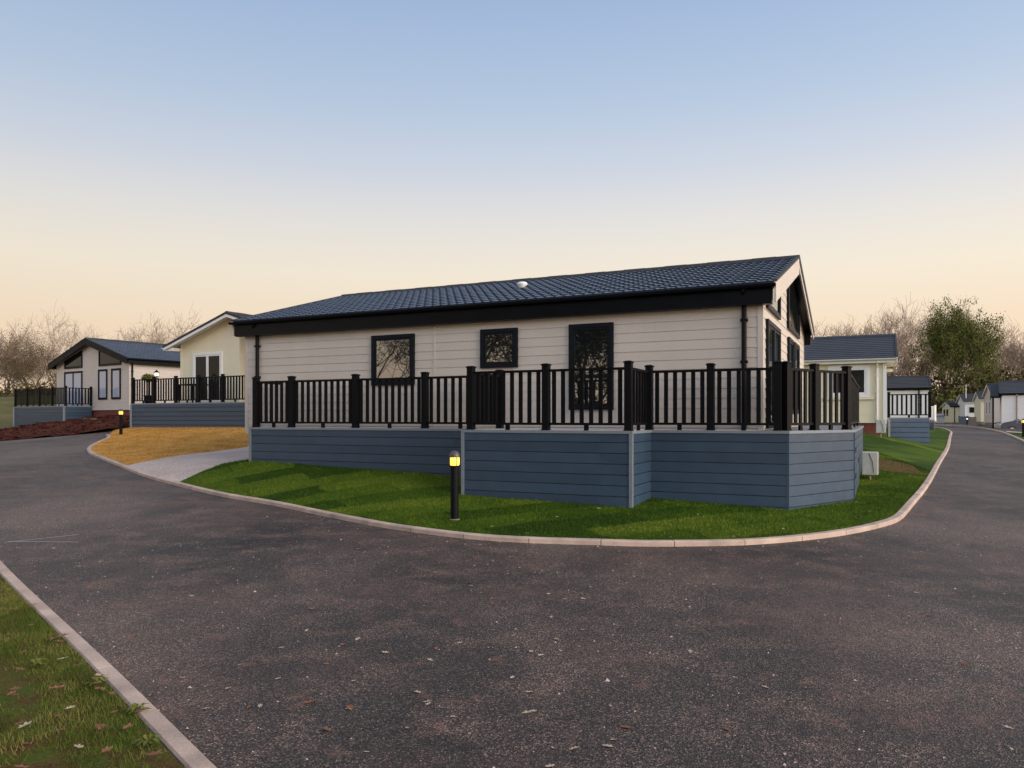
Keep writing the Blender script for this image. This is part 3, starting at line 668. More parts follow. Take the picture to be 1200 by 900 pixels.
# plant tub and lantern on that deck's railing line
t = thing('lantern', 'small black lantern on a railing post of the deck by the cream lodge', 'lantern', (-14.25, 30.62, 3.27), 0)
MB().box(-.07, .07, -.07, .07, 0, .02).build('base', 'black', t); MB().box(-.05, .05, -.05, .05, .02, .15).build('glass_body', 'lamp_white', t)
MB().add([(-.09,-.09,.15), (.09,-.09,.15), (.09,.09,.15), (-.09,.09,.15), (0,0,.27)], [(0,1,4), (1,2,4), (2,3,4), (3,0,4), (3,2,1,0)]).build('roof', 'black', t)
def shrub(name, label, cat, loc, r, h, n, mat, leaf=.05, group=None, stem=True, seed=0):
    g = np.random.default_rng(seed+5); t = thing(name, label, cat, loc, g.uniform(0, 6), group)
    cl = g.normal(0, 1, (max(6, n//60), 3)); cl /= np.linalg.norm(cl, axis=1)[:, None]; cl *= g.uniform(.35, .95, (len(cl), 1))
    c = cl[g.integers(0, len(cl), n)]+g.normal(0, .20, (n, 3)); c[:, 2] = np.abs(c[:, 2]+.15)
    ctr = c*np.array([r, r, h*.85]); d1 = g.normal(0, 1, (n, 3)); d1 /= np.linalg.norm(d1, axis=1)[:, None]; d2 = np.cross(d1, g.normal(0, 1, (n, 3))); d2 /= np.linalg.norm(d2, axis=1)[:, None]
    s = leaf*g.uniform(.6, 1.4, (n, 1)); V = np.stack([ctr-d1*s, ctr+d2*s*.6, ctr+d1*s, ctr-d2*s*.6], 1).reshape(-1, 3)
    np_obj('foliage', V, np.arange(n*4).reshape(-1, 4), mat, t)
    if stem:
        mb = MB()
        for k in range(7): a = g.uniform(0, 6.28); rr = g.uniform(.3, .8)*r; mb.tube([(0,0,-.1), (math.cos(a)*rr*.5, math.sin(a)*rr*.5, h*.4), (math.cos(a)*rr, math.sin(a)*rr, h*.8)], [r*.05, r*.03, r*.012], 5)
        mb.build('stems', 'bark', t)
    return t
pt = thing('potted_plant', 'small potted plant on the left end of the deck by the cream lodge', 'potted plant', (-14.9, 31.3, 2.2))
MB().lathe([(0,0), (.14,0), (.18,.3), (.2,.32), (.18,.33), (.0,.30)], 14).build('pot', 'black', pt)
MB().tube([(0,0,.3), (0,0,.95)], .015, 6).build('stem', 'bark', pt)
n = 160; c = rng.normal(0, 1, (n, 3))*np.array([.11,.11,.05])+np.array([0,0,1.05]); d1 = rng.normal(0, .06, (n, 3)); d2 = rng.normal(0, .05, (n, 3))
np_obj('leaves', np.stack([c-d1, c+d2, c+d1, c-d2], 1).reshape(-1, 3), np.arange(n*4).reshape(-1, 4), 'leaf_green', pt)
# garden table with two seats behind the rail
gt = thing('garden_table', 'dark garden table standing on the deck by the cream patio doors', 'table', (-12.6, 30.3, 2.2), -.5)
MB().box(-.6, .6, -.4, .4, .70, .74).build('tabletop', 'black', gt)
for sx in (-.5, .5):
    for sy in (-.32, .32): MB().box(sx-.025, sx+.025, sy-.025, sy+.025, 0, .70).build('leg', 'black', gt)

# =================================================================== CREAM BUNGALOW right, behind the main deck
e2 = W(-8.0, 31.6)
l2, F2 = lodge('mobile_home', 'cream bungalow with lapped grey roof and white gutter right of the long lodge', (e2[0], e2[1], 1.5), TH, 8.15, 6.0, 2.32,
               oe=.3, og=.45, rise=.34, base=-.08, zbase=-1.1, wall='siding_cream', barge='white', fascia='white', roof='roof_grey', kind='slate', course=.28, gutter='white', fdepth=.13, pitch=.32, barge_h=.16, cat='bungalow')
window(l2, F2['f'], rect(6.25, 7.7, .88, 2.1), .12, frame='white', mull=[6.98], glass='glass_dark')
MB().box(6.1, 7.85, -.1, 0, .80, .87).build('window_sill', 'siding_cream', l2)
downpipe(l2, 7.95, 0, 2.25, -.05, mat='white', swan=.28)
MB().box(8.15, 8.27, -.06, .06, -.1, 2.3).build('porch_post', 'white', l2)
skew_deck('raised_deck', 'small blue-boarded deck with black railing at the end of the cream bungalow', [(14.5,29.4), (15.75,28.8)], 1.62, .3, [1], .9, mat='deck_blue_pale', closed_back=[(16.9,31.3), (15.7,31.9)], pitchb=.19)
rp = bpy.data.objects[-1] if False else None

# =================================================================== caravans along the lane
def caravan(name, label, px_right, Yr, L_, W_, hb, ze, floor, wall, roof, rz=TH, zg=.8, rise=.32, **k):
    pass
def van(label, corner, rz, Ln, Wd, hw, floor, wall='white_wall', roof='roof_grey', zg=-1.0, rise=.3, barge='white', fascia='white', wins=(), gut='white', name='static_caravan', base='stone'):
    t, Fv = lodge(name, label, (corner[0], corner[1], floor), rz, Ln, Wd, hw, oe=.15, og=.15, rise=rise, base=-.05, zbase=zg, wall=wall, barge=barge, fascia=fascia, roof=roof,
                  kind='slate', gutter=gut, fdepth=.1, pitch=.25, barge_h=.14, cat='caravan', basemat=base)
    for (f, a, b, c, d, fr) in wins: window(t, Fv[f], rect(a, b, c, d), .08, frame=fr, glass='glass_dark')
    return t, Fv
def Wx(px, Y): return ((px-600)/895*Y, Y)
# corner = local origin (left front). place by front-left corner
cb = Wx(1032, 47.5)
vb, Fb = van('white-walled caravan with charcoal roof seen over the small blue deck', cb, TH, 2.6, 5, 1.95, 1.5, roof='roof_dark', fascia='fascia', barge='fascia', gut='black', zg=-.9)
downpipe(vb, 2.1, 0, 1.9, -.05)
cf = Wx(1114.5, 88)
vf, Ff = van('small cream caravan with blue-grey roof at the far end of the lane', cf, TH+.08, 2.15, 6, 1.85, 1.15, wall='siding_cream', roof='roof', fascia='fascia', gut='black', rise=.16, zg=-.8, wins=[('l', 1.2, 2.2, .7, 1.5, 'frame'), ('l', 3.2, 4.2, .7, 1.5, 'frame')])
downpipe(vf, .35, 0, 1.8, -.05)
cg = Wx(1131, 84)
vg, Fg = van('white caravan with dark roof and an aerial, behind the small cream caravan', cg, TH+.05, 3.4, 6, 1.95, 1.4, wall='white_wall', roof='roof_dark', rise=.3, zg=-.8, wins=[('f', .4, 1.0, .8, 1.4, 'frame')])
t = vg
ml = MB(); ml.tube([(.15,.5,2.4), (.15,.5,3.9)], .03, 6); ml.tube([(-.5,.5,3.75), (.6,.5,3.75)], .02, 5)
for k in range(6): ml.tube([(-.45+.2*k,.2,3.75), (-.45+.2*k,.8,3.75)], .012, 4)
ml.build('aerial', 'alu', vg)
ch = Wx(1149.5, 74)
vh, Fh = van('pale cream caravan with black roof in the middle of the right-hand row', ch, TH+.05, 2.2, 3.6, 2.1, 1.3, wall='siding_cream', roof='roof_dark', rise=.42, zg=-.9, wins=[('f', 1.3, 1.5, .8, 1.6, 'frame')])
ci = Wx(1164, 66)
vi, Fi = van('white gabled caravan with two tall grey windows, left of the nearest right-hand caravan', ci, TH+.05, 3.5, 4.2, 2.35, 1.25, wall='siding_pale', roof='roof_dark', rise=.45, zg=-1., wins=[('l', 1.0, 1.7, .6, 1.9, 'white'), ('l', 2.4, 3.1, .6, 1.9, 'white')])
cj = Wx(1174, 58)
vj, Fj = van('nearest right-hand caravan with white walls, slate-grey roof and black porch gable', cj, TH-.10, 8, 5.2, 2.22, 1.25, wall='white_wall', roof='roof_grey', barge='fascia', fascia='fascia', gut='black', rise=.36, zg=-1., wins=[('f', 1.62, 3.4, .95, 1.8, 'frame')])
downpipe(vj, .95, 0, 2.15, -.05, mat='pipe')
MB().box(-.62, -.5, -.1, .02, -.6, 1.9).build('porch_post', 'black', vj)
mb = MB(); mb.add([(-.7,-.15,2.0), (.02,-.15,2.0), (.02,2.6,3.05), (-.7,2.6,3.05), (-.7,5.3,2.0), (.02,5.3,2.0)], [(0,1,2,3), (3,2,5,4)]); mb.add([(-.7,-.15,1.75), (-.7,5.3,1.75), (-.7,5.3,2.0), (-.7,2.6,3.05), (-.7,-.15,2.0)], [(0,1,2,3,4)]); mb.build('porch_gable', 'fascia', vj)
# white railing deck at far left of lane end
skew_deck('raised_deck', 'narrow grey deck with white railing on the left of the far lane', [Wx(1087.5, 50), Wx(1095, 49.5)], 1.42, .6, [1], .95, mat='panel_grey', rmat='white', closed_back=[Wx(1098, 53), Wx(1090, 53.6)], trims=False, pw=.08)

def fence_panel(label, a, b, z0, z1, mat):
    t = thing('fence_panel', label, 'fence', (a[0], a[1], z0), math.atan2(b[1]-a[1], b[0]-a[0])); ln = math.hypot(b[0]-a[0], b[1]-a[1])
    mb = MB(); k = max(3, int(ln/.15))
    for i in range(k): mb.box(ln*i/k+.005, ln*(i+1)/k-.005, -.02, .02-.006*(i % 2), 0, z1-z0)
    mb.build('boards', mat, t)
    for x in (0, ln): MB().box(x-.05, x+.05, -.05, .05, -.2, z1-z0+.06).build('post', mat, t)
fence_panel('short slate-grey fence panel at the lane end, below the small cream caravan', Wx(1124, 78), Wx(1133.5, 77), .6, 1.78, 'panel_grey')
fence_panel('beige fence panel beside the slate-grey panel at the lane end', Wx(1135, 77), Wx(1148.5, 76), .55, 1.72, 'panel_beige')

# =================================================================== cars
def car(label, loc, rz, paint, hh=1.42, ln=4.0):
    t = thing('parked_car', label, 'car', loc, rz); k = ln/4.0
    prof = [(-2.0,.32), (-1.98,.72), (-1.85,.9), (-1.55,.96), (-1.05,hh-.04), (-.2,hh), (.55,hh-.06), (1.15,.98), (1.75,.86), (1.97,.68), (2.0,.34), (1.72,.26), (-1.72,.26)]
    prof = [(x*k, z) for x, z in prof]
    def sect(y, ins): return [(x, y, z) if z < 1.0 else (x*(1-.0), y*(1-ins), z) for x, z in prof]
    mb = MB(); n = len(prof); S = []
    for y, ins, sh in ((-.86, .16, .0), (-.80, .10, .03), (.80, .10, .03), (.86, .16, .0)):
        S += [(x, (y if z < 1.0 else y*(1-.18)), z) for x, z in prof]
    fs = []
    for j in range(3):
        for i in range(n): a = j*n+i; b = j*n+(i+1) % n; fs.append((a, b, b+n, a+n))
    fs += [tuple(range(n)), tuple(range(4*n-1, 3*n-1, -1))]
    mb.add(S, fs); mb.build('body', paint, t, bevel=.03)
    g = MB()
    for sy in (-1, 1):
        y = .868; yt = .72
        g.add([(-1.42*k,sy*y,.99), (1.05*k,sy*y,.99), (.5*k,sy*yt,hh-.1), (-.98*k,sy*yt,hh-.1)], [(0,1,2,3)])
    g.add([(.60*k,-.62,hh-.08), (.60*k,.62,hh-.08), (1.16*k,.70,1.0), (1.16*k,-.70,1.0)], [(0,1,2,3)]); g.add([(-1.06*k,-.62,hh-.07), (-1.06*k,.62,hh-.07), (-1.56*k,.70,1.0), (-1.56*k,-.70,1.0)], [(0,1,2,3)])
    for i, v in enumerate(g.v): g.v[i] = (v[0]*1.012, v[1]*1.012, v[2]+.004)
    g.build('windows', 'glass', t)
    for x in (-1.22*k, 1.25*k):
        for sy in (-1, 1):
            w = MB(); c = (x, sy*.76, .31); m_ = 18
            w.add([(x+.31*math.cos(2*math.pi*i/m_), sy*(.68+.2*j), .31+.31*math.sin(2*math.pi*i/m_)) for j in (0, 1) for i in range(m_)], [(i, (i+1) % m_, m_+(i+1) % m_, m_+i) for i in range(m_)]+[tuple(range(m_)), tuple(range(2*m_-1, m_-1, -1))])
            w = w.build('wheel', 'tyre', t); MB().add([(x+.2*math.cos(2*math.pi*i/m_), sy*.885, .31+.2*math.sin(2*math.pi*i/m_)) for i in range(m_)], [tuple(range(m_))]).build('rim', 'alu', w)
    for sy in (-1, 1):
        MB().box(1.86*k, 1.99*k, sy*.62-.16, sy*.62+.16, .62, .76).build('headlight', 'white', t, bevel=.02)
        MB().box(-2.0*k, -1.9*k, sy*.68-.1, sy*.68+.1, .68, .86).build('tail_light', 'car_red', t, bevel=.02)
    return t
xy = Wx(1097.5, 96); car('maroon hatchback parked at the far left bend of the lane', (xy[0], xy[1], .80), R(140), 'car_red')
xy = Wx(1107, 93); car('silver car half hidden beside the small cream caravan at the lane end', (xy[0], xy[1], .72), R(125), 'car_silver')
xy = Wx(1203, 58); car('dark blue car parked by the nearest right-hand caravan at the photo edge', (xy[0], xy[1], .38), R(165), 'car_blue')

# =================================================================== bollard lights
def bollard(label, x, y, z, h=1.0, lit='lamp', r=.058):
    t = thing('bollard_light', label, 'bollard light', (x, y, z), 0)
    MB().lathe([(0,-.1), (r,-.1), (r,h-.24), (r*1.25,h-.235), (r*1.25,h-.215), (0,h-.215)], 20).build('post', 'black', t, smooth=False)
    MB().lathe([(r*1.02,h-.215), (r*1.22,h-.20), (r*1.28,h-.15), (r*1.2,h-.09), (0,h-.088)], 20).build('diffuser', lit, t, smooth=True)
    MB().lathe([(r*1.36,h-.095), (r*1.38,h-.08), (r*1.2,h-.04), (r*.8,h-.01), (0,h)], 20).build('cap', 'cap' if lit == 'lamp' else 'black', t, smooth=True)
    c = MB()
    for k in range(4):
        a = k*math.pi/2+.5; x_, y_ = math.cos(a)*r*1.33, math.sin(a)*r*1.33; c.box(x_-.004, x_+.004, y_-.004, y_+.004, h-.22, h-.085)
    c.build('cage', 'black', t)
    MB().lathe([(r*1.25,0.0), (r*1.3,.012), (r,.016)], 16).build('ground_collar', 'pipe', t)
    return t
bollard('lit black bollard light on the lawn in front of the large main deck', -.83, 11.04, ZI.h(-.83, 11.04)-.0, 1.0)
bollard('lit black bollard light at the tip of the golden mulch bank, far left', -14.85, 29.0, ZI.h(-14.85, 29.0)-.02, 1.0)
bollard('lit yellow bollard light beside the right kerb, at the photo edge', 26.78, 40.0, .58, 1.0)
for (px, Y, lb) in ((1133.3, 74, 'white-capped bollard light in front of the grey and beige fence panels'), (1160, 68, 'white-capped bollard light in front of the gabled caravan, by low planting')):
    xy = Wx(px, Y); bollard(lb, xy[0], xy[1], .68, 1.0, 'lamp_white')

# =================================================================== ground sheets
def sheet(name, poly, zf, mat, step=.5, dz=0., label=None, cat=None, stuff=False, jitter=0.):
    P = [Vector((p[0], p[1])) for p in poly]
    # densify the boundary
    Q = []
    for i, p in enumerate(P):
        q = P[(i+1) % len(P)]; k = max(1, int((q-p).length/(step*1.5)))
        for j in range(k): Q.append(p+(q-p)*j/k)
    xs = [p.x for p in Q]; ys = [p.y for p in Q]; pts = list(Q); n = len(Q)
    gx, gy = np.meshgrid(np.arange(min(xs), max(xs), step), np.arange(min(ys), max(ys), step)); g = np.c_[gx.ravel(), gy.ravel()]
    A = np.array([(p.x, p.y) for p in Q]); B = np.roll(A, -1, 0); inside = np.zeros(len(g), bool)
    for (ax, ay), (bx, by) in zip(A, B):
        c = ((ay > g[:, 1]) != (by > g[:, 1])) & (g[:, 0] < (bx-ax)*(g[:, 1]-ay)/((by-ay) if by != ay else 1e-9)+ax); inside ^= c
    g = g[inside]
    pts += [Vector(p) for p in g]
    v, e, f, *_ = delaunay_2d_cdt(pts, [(i, (i+1) % n) for i in range(n)], [tuple(range(n))], 1, 1e-4)
    X = np.array([(p.x, p.y) for p in v]); z = zf(X[:, 0], X[:, 1])+dz
    if jitter: z = z+np.random.default_rng(3).normal(0, jitter, len(z))
    o = mesh_obj(name, np.c_[X, z], [tuple(t) for t in f], mat, smooth=True)
    o['kind'] = 'structure'
    return o
def hump(x, y):   # mound of soil beside the far left deck
    return ZL(x, y)-.06+.05*np.sin(x*2.3+y)*np.cos(y*1.9)+.03*np.sin(x*7+2*y)
kin = off(kerb_line, .115)
far_isl = [(20,72), (5,75), (-8,62), (-12.5,48), (-15.0,38), (-16.8,33.6)]
K = [(p.x, p.y) for p in kin]
# indices of split points along the inner kerb
def near(pt): return min(range(len(K)), key=lambda i: (K[i][0]-pt[0])**2+(K[i][1]-pt[1])**2)
i1 = near((-9.4,19.0)); i2 = near((-6.9,16.0))
path_a, path_b = W(-13.3,14.9), W(-12.4,12.9)
pa = [(-8.1,22.0)]; c_corner = W(-13.42,13.5)
straw = K[:i1+1]+[(-8.9,20.6), (-8.35,21.6), (-8.0,22.3), (-7.5,24), (-9.3,27.6), (-9.8,28.2), (-15.45,31.4), (-16.3,31.3)]
sheet('mulch_bed', straw, ZI, 'straw', .35)
pathp = K[i1:i2+1]+[(-6.55,17.3), (-5.9,17.2), W(-11.5,13.0), W(-11.5,14), (-5,19.5), (-5.5,24), (-7.5,24), (-8.0,22.3), (-8.35,21.6), (-8.9,20.6)]
sheet('path', pathp, ZI, 'path', .4)
lawnp = K[i2:]+far_isl[:4]+[(-15.45,38), (-16.3,31.3), (-15.45,31.4), (-9.8,28.2), (-9.3,27.6), (-7.5,24), (-5.5,24), (-5,19.5), W(-11.5,14), W(-11.5,13.0), (-5.9,17.2), (-6.55,17.3)]
lawn = sheet('lawn', lawnp, ZI, 'lawn', .45)
# bare strip of earth across the turf
sheet('bare_earth', [(8.9,18.2), (10.0,18.05), (9.95,18.6), (10.3,19.6), (9.6,20.6), (10.0,22.2), (9.5,22.5), (9.0,20.8), (8.7,19.2)], ZI, 'bare_turf', .3, .012)
RK = [(p.x, p.y) for p in off(rkerb_line, -.115)]
sheet('right_verge', RK+[(46,95), (95,110), (95,20), (40,20), (23,27)], ZV, 'lawn', 1.2)
sheet('driveway', [(30.9,47.6), (33.1,51.5), (44,58), (48,52), (36,46.5)], ZV, 'path', 1., .03)
NK = [(p.x, p.y) for p in off(nkerb_line, -.115)]
verge = sheet('near_verge', NK+[(-3,-6), (-16,-6), (-16,14)], ZN, 'verge', .3, -.01)
lefte = [(-40,27.5), (-30,30), (-24.5,33.2), (-22.3,34.6), (-20.2,35.2), (-18.3,35.4), (-17.1,36.2), (-14.6,44)]
soilp = [(-25.5,33.2), (-22.3,34.55), (-20.2,35.15), (-18.3,35.35), (-17.1,36.2), (-16.9,38), (-19,38.6), (-21,41), (-23.5,40.5), (-28.5,43.5), (-29,42)]
sheet('bank', lefte+[(-14,60), (-60,70), (-80,40), (-60,25)], ZL, 'meadow', 1., -.10)
sheet('soil_mound', soilp, hump, 'soil', .22, .13, jitter=.012)
# road: one sheet inside everything
sheet('road', [(-45,-12), (45,-12), (48,20), (30,24), (24,27), (23,30), (44,60), (46,100), (20,100), (24,74), (33,66), (17,33), (6,14), (2,12), (-4,16), (-9,22), (-13,28), (-13,34), (-11,60), (-20,60), (-22,40), (-45,44)], ZR, 'asphalt', .8)
def gf(x, y):
    d = np.hypot(x, y-20); return np.where(d < 130, ZR(x, y)-.5-.0*d, .8)
g = []
xs = np.r_[-3000, -1500, -700, -350, -200, np.arange(-130, 131, 10), 200, 350, 700, 1500, 3000]; ys = np.r_[-2500, -1000, -400, -200, np.arange(-120, 171, 10), 260, 500, 1000, 2000, 4000]
gx, gy = np.meshgrid(xs, ys); far = np.clip((np.hypot(gx, gy-20)-95)/60, 0, 1); gz = (ZR(gx, gy)-.45)*(1-far)+1.1*far
nx = len(xs); idx = np.arange(nx*len(ys)).reshape(len(ys), nx)
o = np_obj('ground', np.c_[gx.ravel(), gy.ravel(), gz.ravel()], np.stack([idx[:-1, :-1], idx[:-1, 1:], idx[1:, 1:], idx[1:, :-1]], -1).reshape(-1, 4), 'meadow'); o['kind'] = 'structure'

# kerbs: one stone after another along each line, inside of the line
def kerb(name, line, side, zf, w=.11, hgt=.06, stone=.91):
    mb = MB(); L_ = [0]
    for a, b in zip(line[:-1], line[1:]): L_.append(L_[-1]+(b-a).length)
    tot = L_[-1]
    def pt(s):
        s = min(max(s, 0), tot-1e-6); i = max(j for j in range(len(L_)) if L_[j] <= s); i = min(i, len(line)-2); t = (s-L_[i])/(L_[i+1]-L_[i]); p = line[i].lerp(line[i+1], t); d = (line[i+1]-line[i]).normalized(); return p, Vector((-d.y, d.x))*side
    s = 0; Q = []
    while s < tot-.05:
        e = min(s+stone-.009, tot); dj = random.uniform(-.0012, .0012); m = 4
        base = len(mb.v)
        for k in range(m+1):
            p, n = pt(s+(e-s)*k/m); z = float(zf(p.x, p.y)[0])+dj
            for (o_, h_) in ((0, -.12), (0, hgt-.012), (.012, hgt), (w-.01, hgt+.002), (w, hgt-.01), (w, -.12)):
                q = p+n*(o_+dj*.6); mb.v.append((q.x, q.y, z+h_))
        for k in range(m):
            for j in range(5): a = base+k*6+j; mb.f.append((a, a+1, a+7, a+6) if side < 0 else (a, a+6, a+7, a+1))
        mb.f.append(tuple(base+j for j in range(6))); mb.f.append(tuple(base+m*6+j for j in range(6))[::-1])
        s += stone
    o = mb.build(name, 'kerb'); o['kind'] = 'structure'
    jb = MB(); m = int(tot/.25)
    for k in range(m+1):
        p, n = pt(tot*k/m); z = float(zf(p.x, p.y)[0])
        for (o_, h_) in ((.004, -.1), (.004, hgt-.010), (w-.006, hgt-.004), (w-.006, -.1)): q = p+n*o_; jb.v.append((q.x, q.y, z+h_))
    for k in range(m):
        for j in range(3): a = k*4+j; jb.f.append((a, a+1, a+5, a+4))
    j_ = jb.build(name+'_joints', 'soil_dark'); j_['kind'] = 'structure'
    return o
kerb('main_kerb', kerb_line, 1, ZR, .115, .065)
kerb('right_kerb', rkerb_line, -1, ZR, .12, .07)
kerb('near_kerb', nkerb_line, -1, ZR, .105, .045)
# pale concrete edge in front of the far left lodge
mb = MB(); mb.box(0, 4.2, -.1, .1, -.2, .05, face_T((-21.9,39.15), (.92,-.39), (-.39,-.92))); 
o = mb.build('concrete_edge', 'kerb'); o.location.z = 1.52; o['kind'] = 'structure'

# =================================================================== grass blades, grit, fallen leaves
def inside_poly(P, poly):
    A = np.array([(p[0], p[1]) for p in poly]); B = np.roll(A, -1, 0); r = np.zeros(len(P), bool)
    for (ax, ay), (bx, by) in zip(A, B):
        r ^= ((ay > P[:, 1]) != (by > P[:, 1])) & (P[:, 0] < (bx-ax)*(P[:, 1]-ay)/((by-ay) if by != ay else 1e-9)+ax)
    return r
def blades(name, poly, zf, n, h, w, mat, box, label, lean=.5, clump=0, mask=None):
    P = rng.uniform((box[0], box[2]), (box[1], box[3]), (n*2, 2))
    if clump: c = P[:n//clump]; P = np.repeat(c, clump*2, 0)[:n*2]+rng.normal(0, .05, (min(n*2, len(c)*clump*2), 2))
    P = P[inside_poly(P, poly)]
    if mask is not None: P = P[mask(P)]
    P = P[:n]; z = zf(P[:, 0], P[:, 1]); m = len(P); a = rng.uniform(0, 2*np.pi, m); hh = h*rng.uniform(.5, 1.3, m)
    dx = np.cos(a)*w*rng.uniform(.6, 1.3, m); dy = np.sin(a)*w; b = rng.uniform(0, 2*np.pi, m); ln = hh*lean*rng.uniform(.2, 1.5, m)
    V = np.stack([np.c_[P[:, 0]-dx, P[:, 1]-dy, z-.01], np.c_[P[:, 0]+dx, P[:, 1]+dy, z-.01], np.c_[P[:, 0]+np.cos(b)*ln, P[:, 1]+np.sin(b)*ln, z+hh]], 1).reshape(-1, 3)
    o = np_obj(name, V, np.arange(m*3).reshape(-1, 3), mat); return tag(o, label, 'grass', kind='stuff')
under = [W(*p) for p in [(-12.5,20)]+PT[1:8]+[(-.39,20)]]
blades('grass', lawnp, ZI, 230000, .030, .005, 'grass_blade', (-7.5, 10.5, 9, 22), 'short green grass of the newly laid lawn round the main deck', mask=lambda P: ~inside_poly(P, under) & (P[:, 1] < 24))
M['verge_blade'] = leafmat('verge_blades', [(.05,.065,.012), (.085,.12,.014), (.20,.19,.05)], 2.)
vn = lambda P: (np.sin(P[:, 0]*2.7+1)*np.cos(P[:, 1]*3.1)+.5*np.sin(P[:, 0]*9+P[:, 1]*7)+.4*np.sin(P[:, 0]*23)*np.cos(P[:, 1]*19)+rng.normal(0, .3, len(P))-.7*np.exp(-((P[:, 0]+1.22*P[:, 1]-2.55)/.30)**2)) > -.35
blades('grass', NK+[(-3,-6), (-16,-6), (-16,14)], ZN, 190000, .016, .0022, 'verge_blade', (-7.5, -.9, 1.9, 9.5), 'rough grass on the near left corner verge', lean=.9, mask=vn)
blades('grass', soilp, hump, 900, .10, .012, 'verge_blade', (-29, -17, 33, 43), 'sparse weeds on the red soil mound') if False else None
# mulch fibres
blades('mulch_fibre', straw, ZI, 26000, .03, .012, 'straw', (-17, -7.5, 18.5, 32), 'golden shredded mulch covering the bank', lean=1.6)
# soil crumbs
n = 9000; P = rng.uniform((-29, 33), (-16.5, 43.5), (n*2, 2)); P = P[inside_poly(P, soilp)][:n]; z = hump(P[:, 0], P[:, 1])+.13; s = rng.gamma(1.5, .02, len(P))
V = np.stack([np.c_[P[:, 0]+s*rng.normal(0, .7, len(P)), P[:, 1]+s*rng.normal(0, .7, len(P)), z+s*rng.uniform(-.5, .9, len(P))] for k in range(4)], 1).reshape(-1, 3); i = np.arange(len(P))[:, None]*4
o = np_obj('soil_clods', V, np.concatenate([i+np.array([[0,1,2]]), i+np.array([[0,3,1]]), i+np.array([[1,3,2]]), i+np.array([[0,2,3]])]), 'soil'); tag(o, 'crumbled red-brown clods lying over the soil mound', 'soil clods', kind='stuff')
# grit on the road, denser by the kerbs
n = 5200; P = np.c_[rng.uniform(-7, 9, n*4), 2.4+9.5*rng.uniform(0, 1, n*4)**1.3]
kp = np.array([(p.x, p.y) for p in kerb_line+nkerb_line]); dk = np.min(np.hypot(P[:, None, 0]-kp[None, :, 0], P[:, None, 1]-kp[None, :, 1]), 1)
clus = (np.sin(P[:, 0]*1.7+.5)+np.cos(P[:, 1]*2.3+P[:, 0]))*.5
P = P[(rng.uniform(0, 1, len(P)) < (.10+.5*np.exp(-dk/.3)+.15*np.clip(clus, 0, 1))) & ~inside_poly(P, lawnp+[(0,20)]) & ~inside_poly(P, NK+[(-3,-6), (-16,-6), (-16,14)])][:n]
inl = inside_poly(P, [(p.x, p.y) for p in kerb_line]+[(20,72), (-16,60)]); P = P[~inl]
z = ZR(P[:, 0], P[:, 1])+.001; s = rng.gamma(2., .0016, len(P))+.0015
tp = [np.c_[P[:, 0]+s*a, P[:, 1]+s*b, z+s*c] for a, b, c in ((-1,-.6,0), (1,-.5,0), (.1,1,0), (.1,-.1,.9))]
V = np.stack(tp, 1).reshape(-1, 3); i = np.arange(len(P))[:, None]*4
o = np_obj('road_grit', V, np.concatenate([i+np.array([[0,1,3]]), i+np.array([[1,2,3]]), i+np.array([[2,0,3]])]), 'path'); tag(o, 'loose pale grit scattered over the asphalt', 'grit', kind='stuff')

def leaf_mesh(seed, lobes):
    g = random.Random(seed); n = 22; mb = MB(); vs = [(0, 0, .006)]
    for k in range(n):
        a = 2*math.pi*k/n; r = (1+.32*math.cos(lobes*a))*(.75+.4*abs(math.cos(a/1)))*g.uniform(.88, 1.1)*.5
        vs.append((r*math.cos(a), r*math.sin(a)*.72, .10*g.uniform(0, 1)*r+.16*(r*math.sin(a))**2))
    mb.add(vs, [(0, 1+k, 1+(k+1) % n) for k in range(n)]); mb.add([(-.45,-.012,.01), (-.75,.03,.03), (-.75,.05,.03), (-.45,.012,.01)], [(0,1,2,3)])
    return mb
def scatter_leaves(spots, label, group, mat, seeds=(1, 2, 3), zf=ZR, up=.004):
    protos = []
    for q, sd in enumerate(seeds):
        o = leaf_mesh(sd, 5+q).build('fallen_leaf', mat); tag(o, label, 'leaf', group); protos.append(o)
    for i, (x, y, s) in enumerate(spots):
        o = protos[i] if i < len(protos) else protos[i % len(protos)].copy()
        if i >= len(protos): COL.objects.link(o)
        o.location = (x, y, zf.h(x, y)+up); o.scale = (s, s, s*1.1); o.rotation_euler = (random.uniform(-.15, .15), random.uniform(-.15, .15), random.uniform(0, 6.28))
def road_spots(n, s0, s1, seed):
    g = np.random.default_rng(seed); out = []
    while len(out) < n:
        y = 2.9+7*g.uniform()**1.5; x = g.uniform(-.62, .66)*y if g.uniform() > .45 else g.uniform(-.6, .1)*y
        P = np.array([[x, y]])
        if inside_poly(P, NK+[(-3,-6), (-16,-6), (-16,14)])[0] or inside_poly(P, [(p.x, p.y) for p in kerb_line]+[(20,72), (-16,60)])[0]: continue
        if min(math.hypot(x-k[0], y-k[1]) for k in kp) < .16: continue
        out.append((x, y, g.uniform(s0, s1)))
    return out
scatter_leaves(road_spots(110, .018, .048, 5), 'small pale dry leaf lying flat on the asphalt road', 'pale fallen leaves on the road', 'leaf_dry')
scatter_leaves(road_spots(34, .03, .062, 8), 'brown curled leaf lying on the asphalt road', 'brown fallen leaves on the road', 'leaf_brown', (4, 5, 6))
vs_ = []; vp_ = []
g = np.random.default_rng(2)
while len(vs_) < 60:
    y = g.uniform(3.0, 8); x = g.uniform(-.72, -.3)*y
    if inside_poly(np.array([[x, y]]), NK+[(-3,-6), (-16,-6), (-16,14)])[0] and min(math.hypot(x-k[0], y-k[1]) for k in kp) > .15: vs_.append((x, y, g.uniform(.03, .07)))
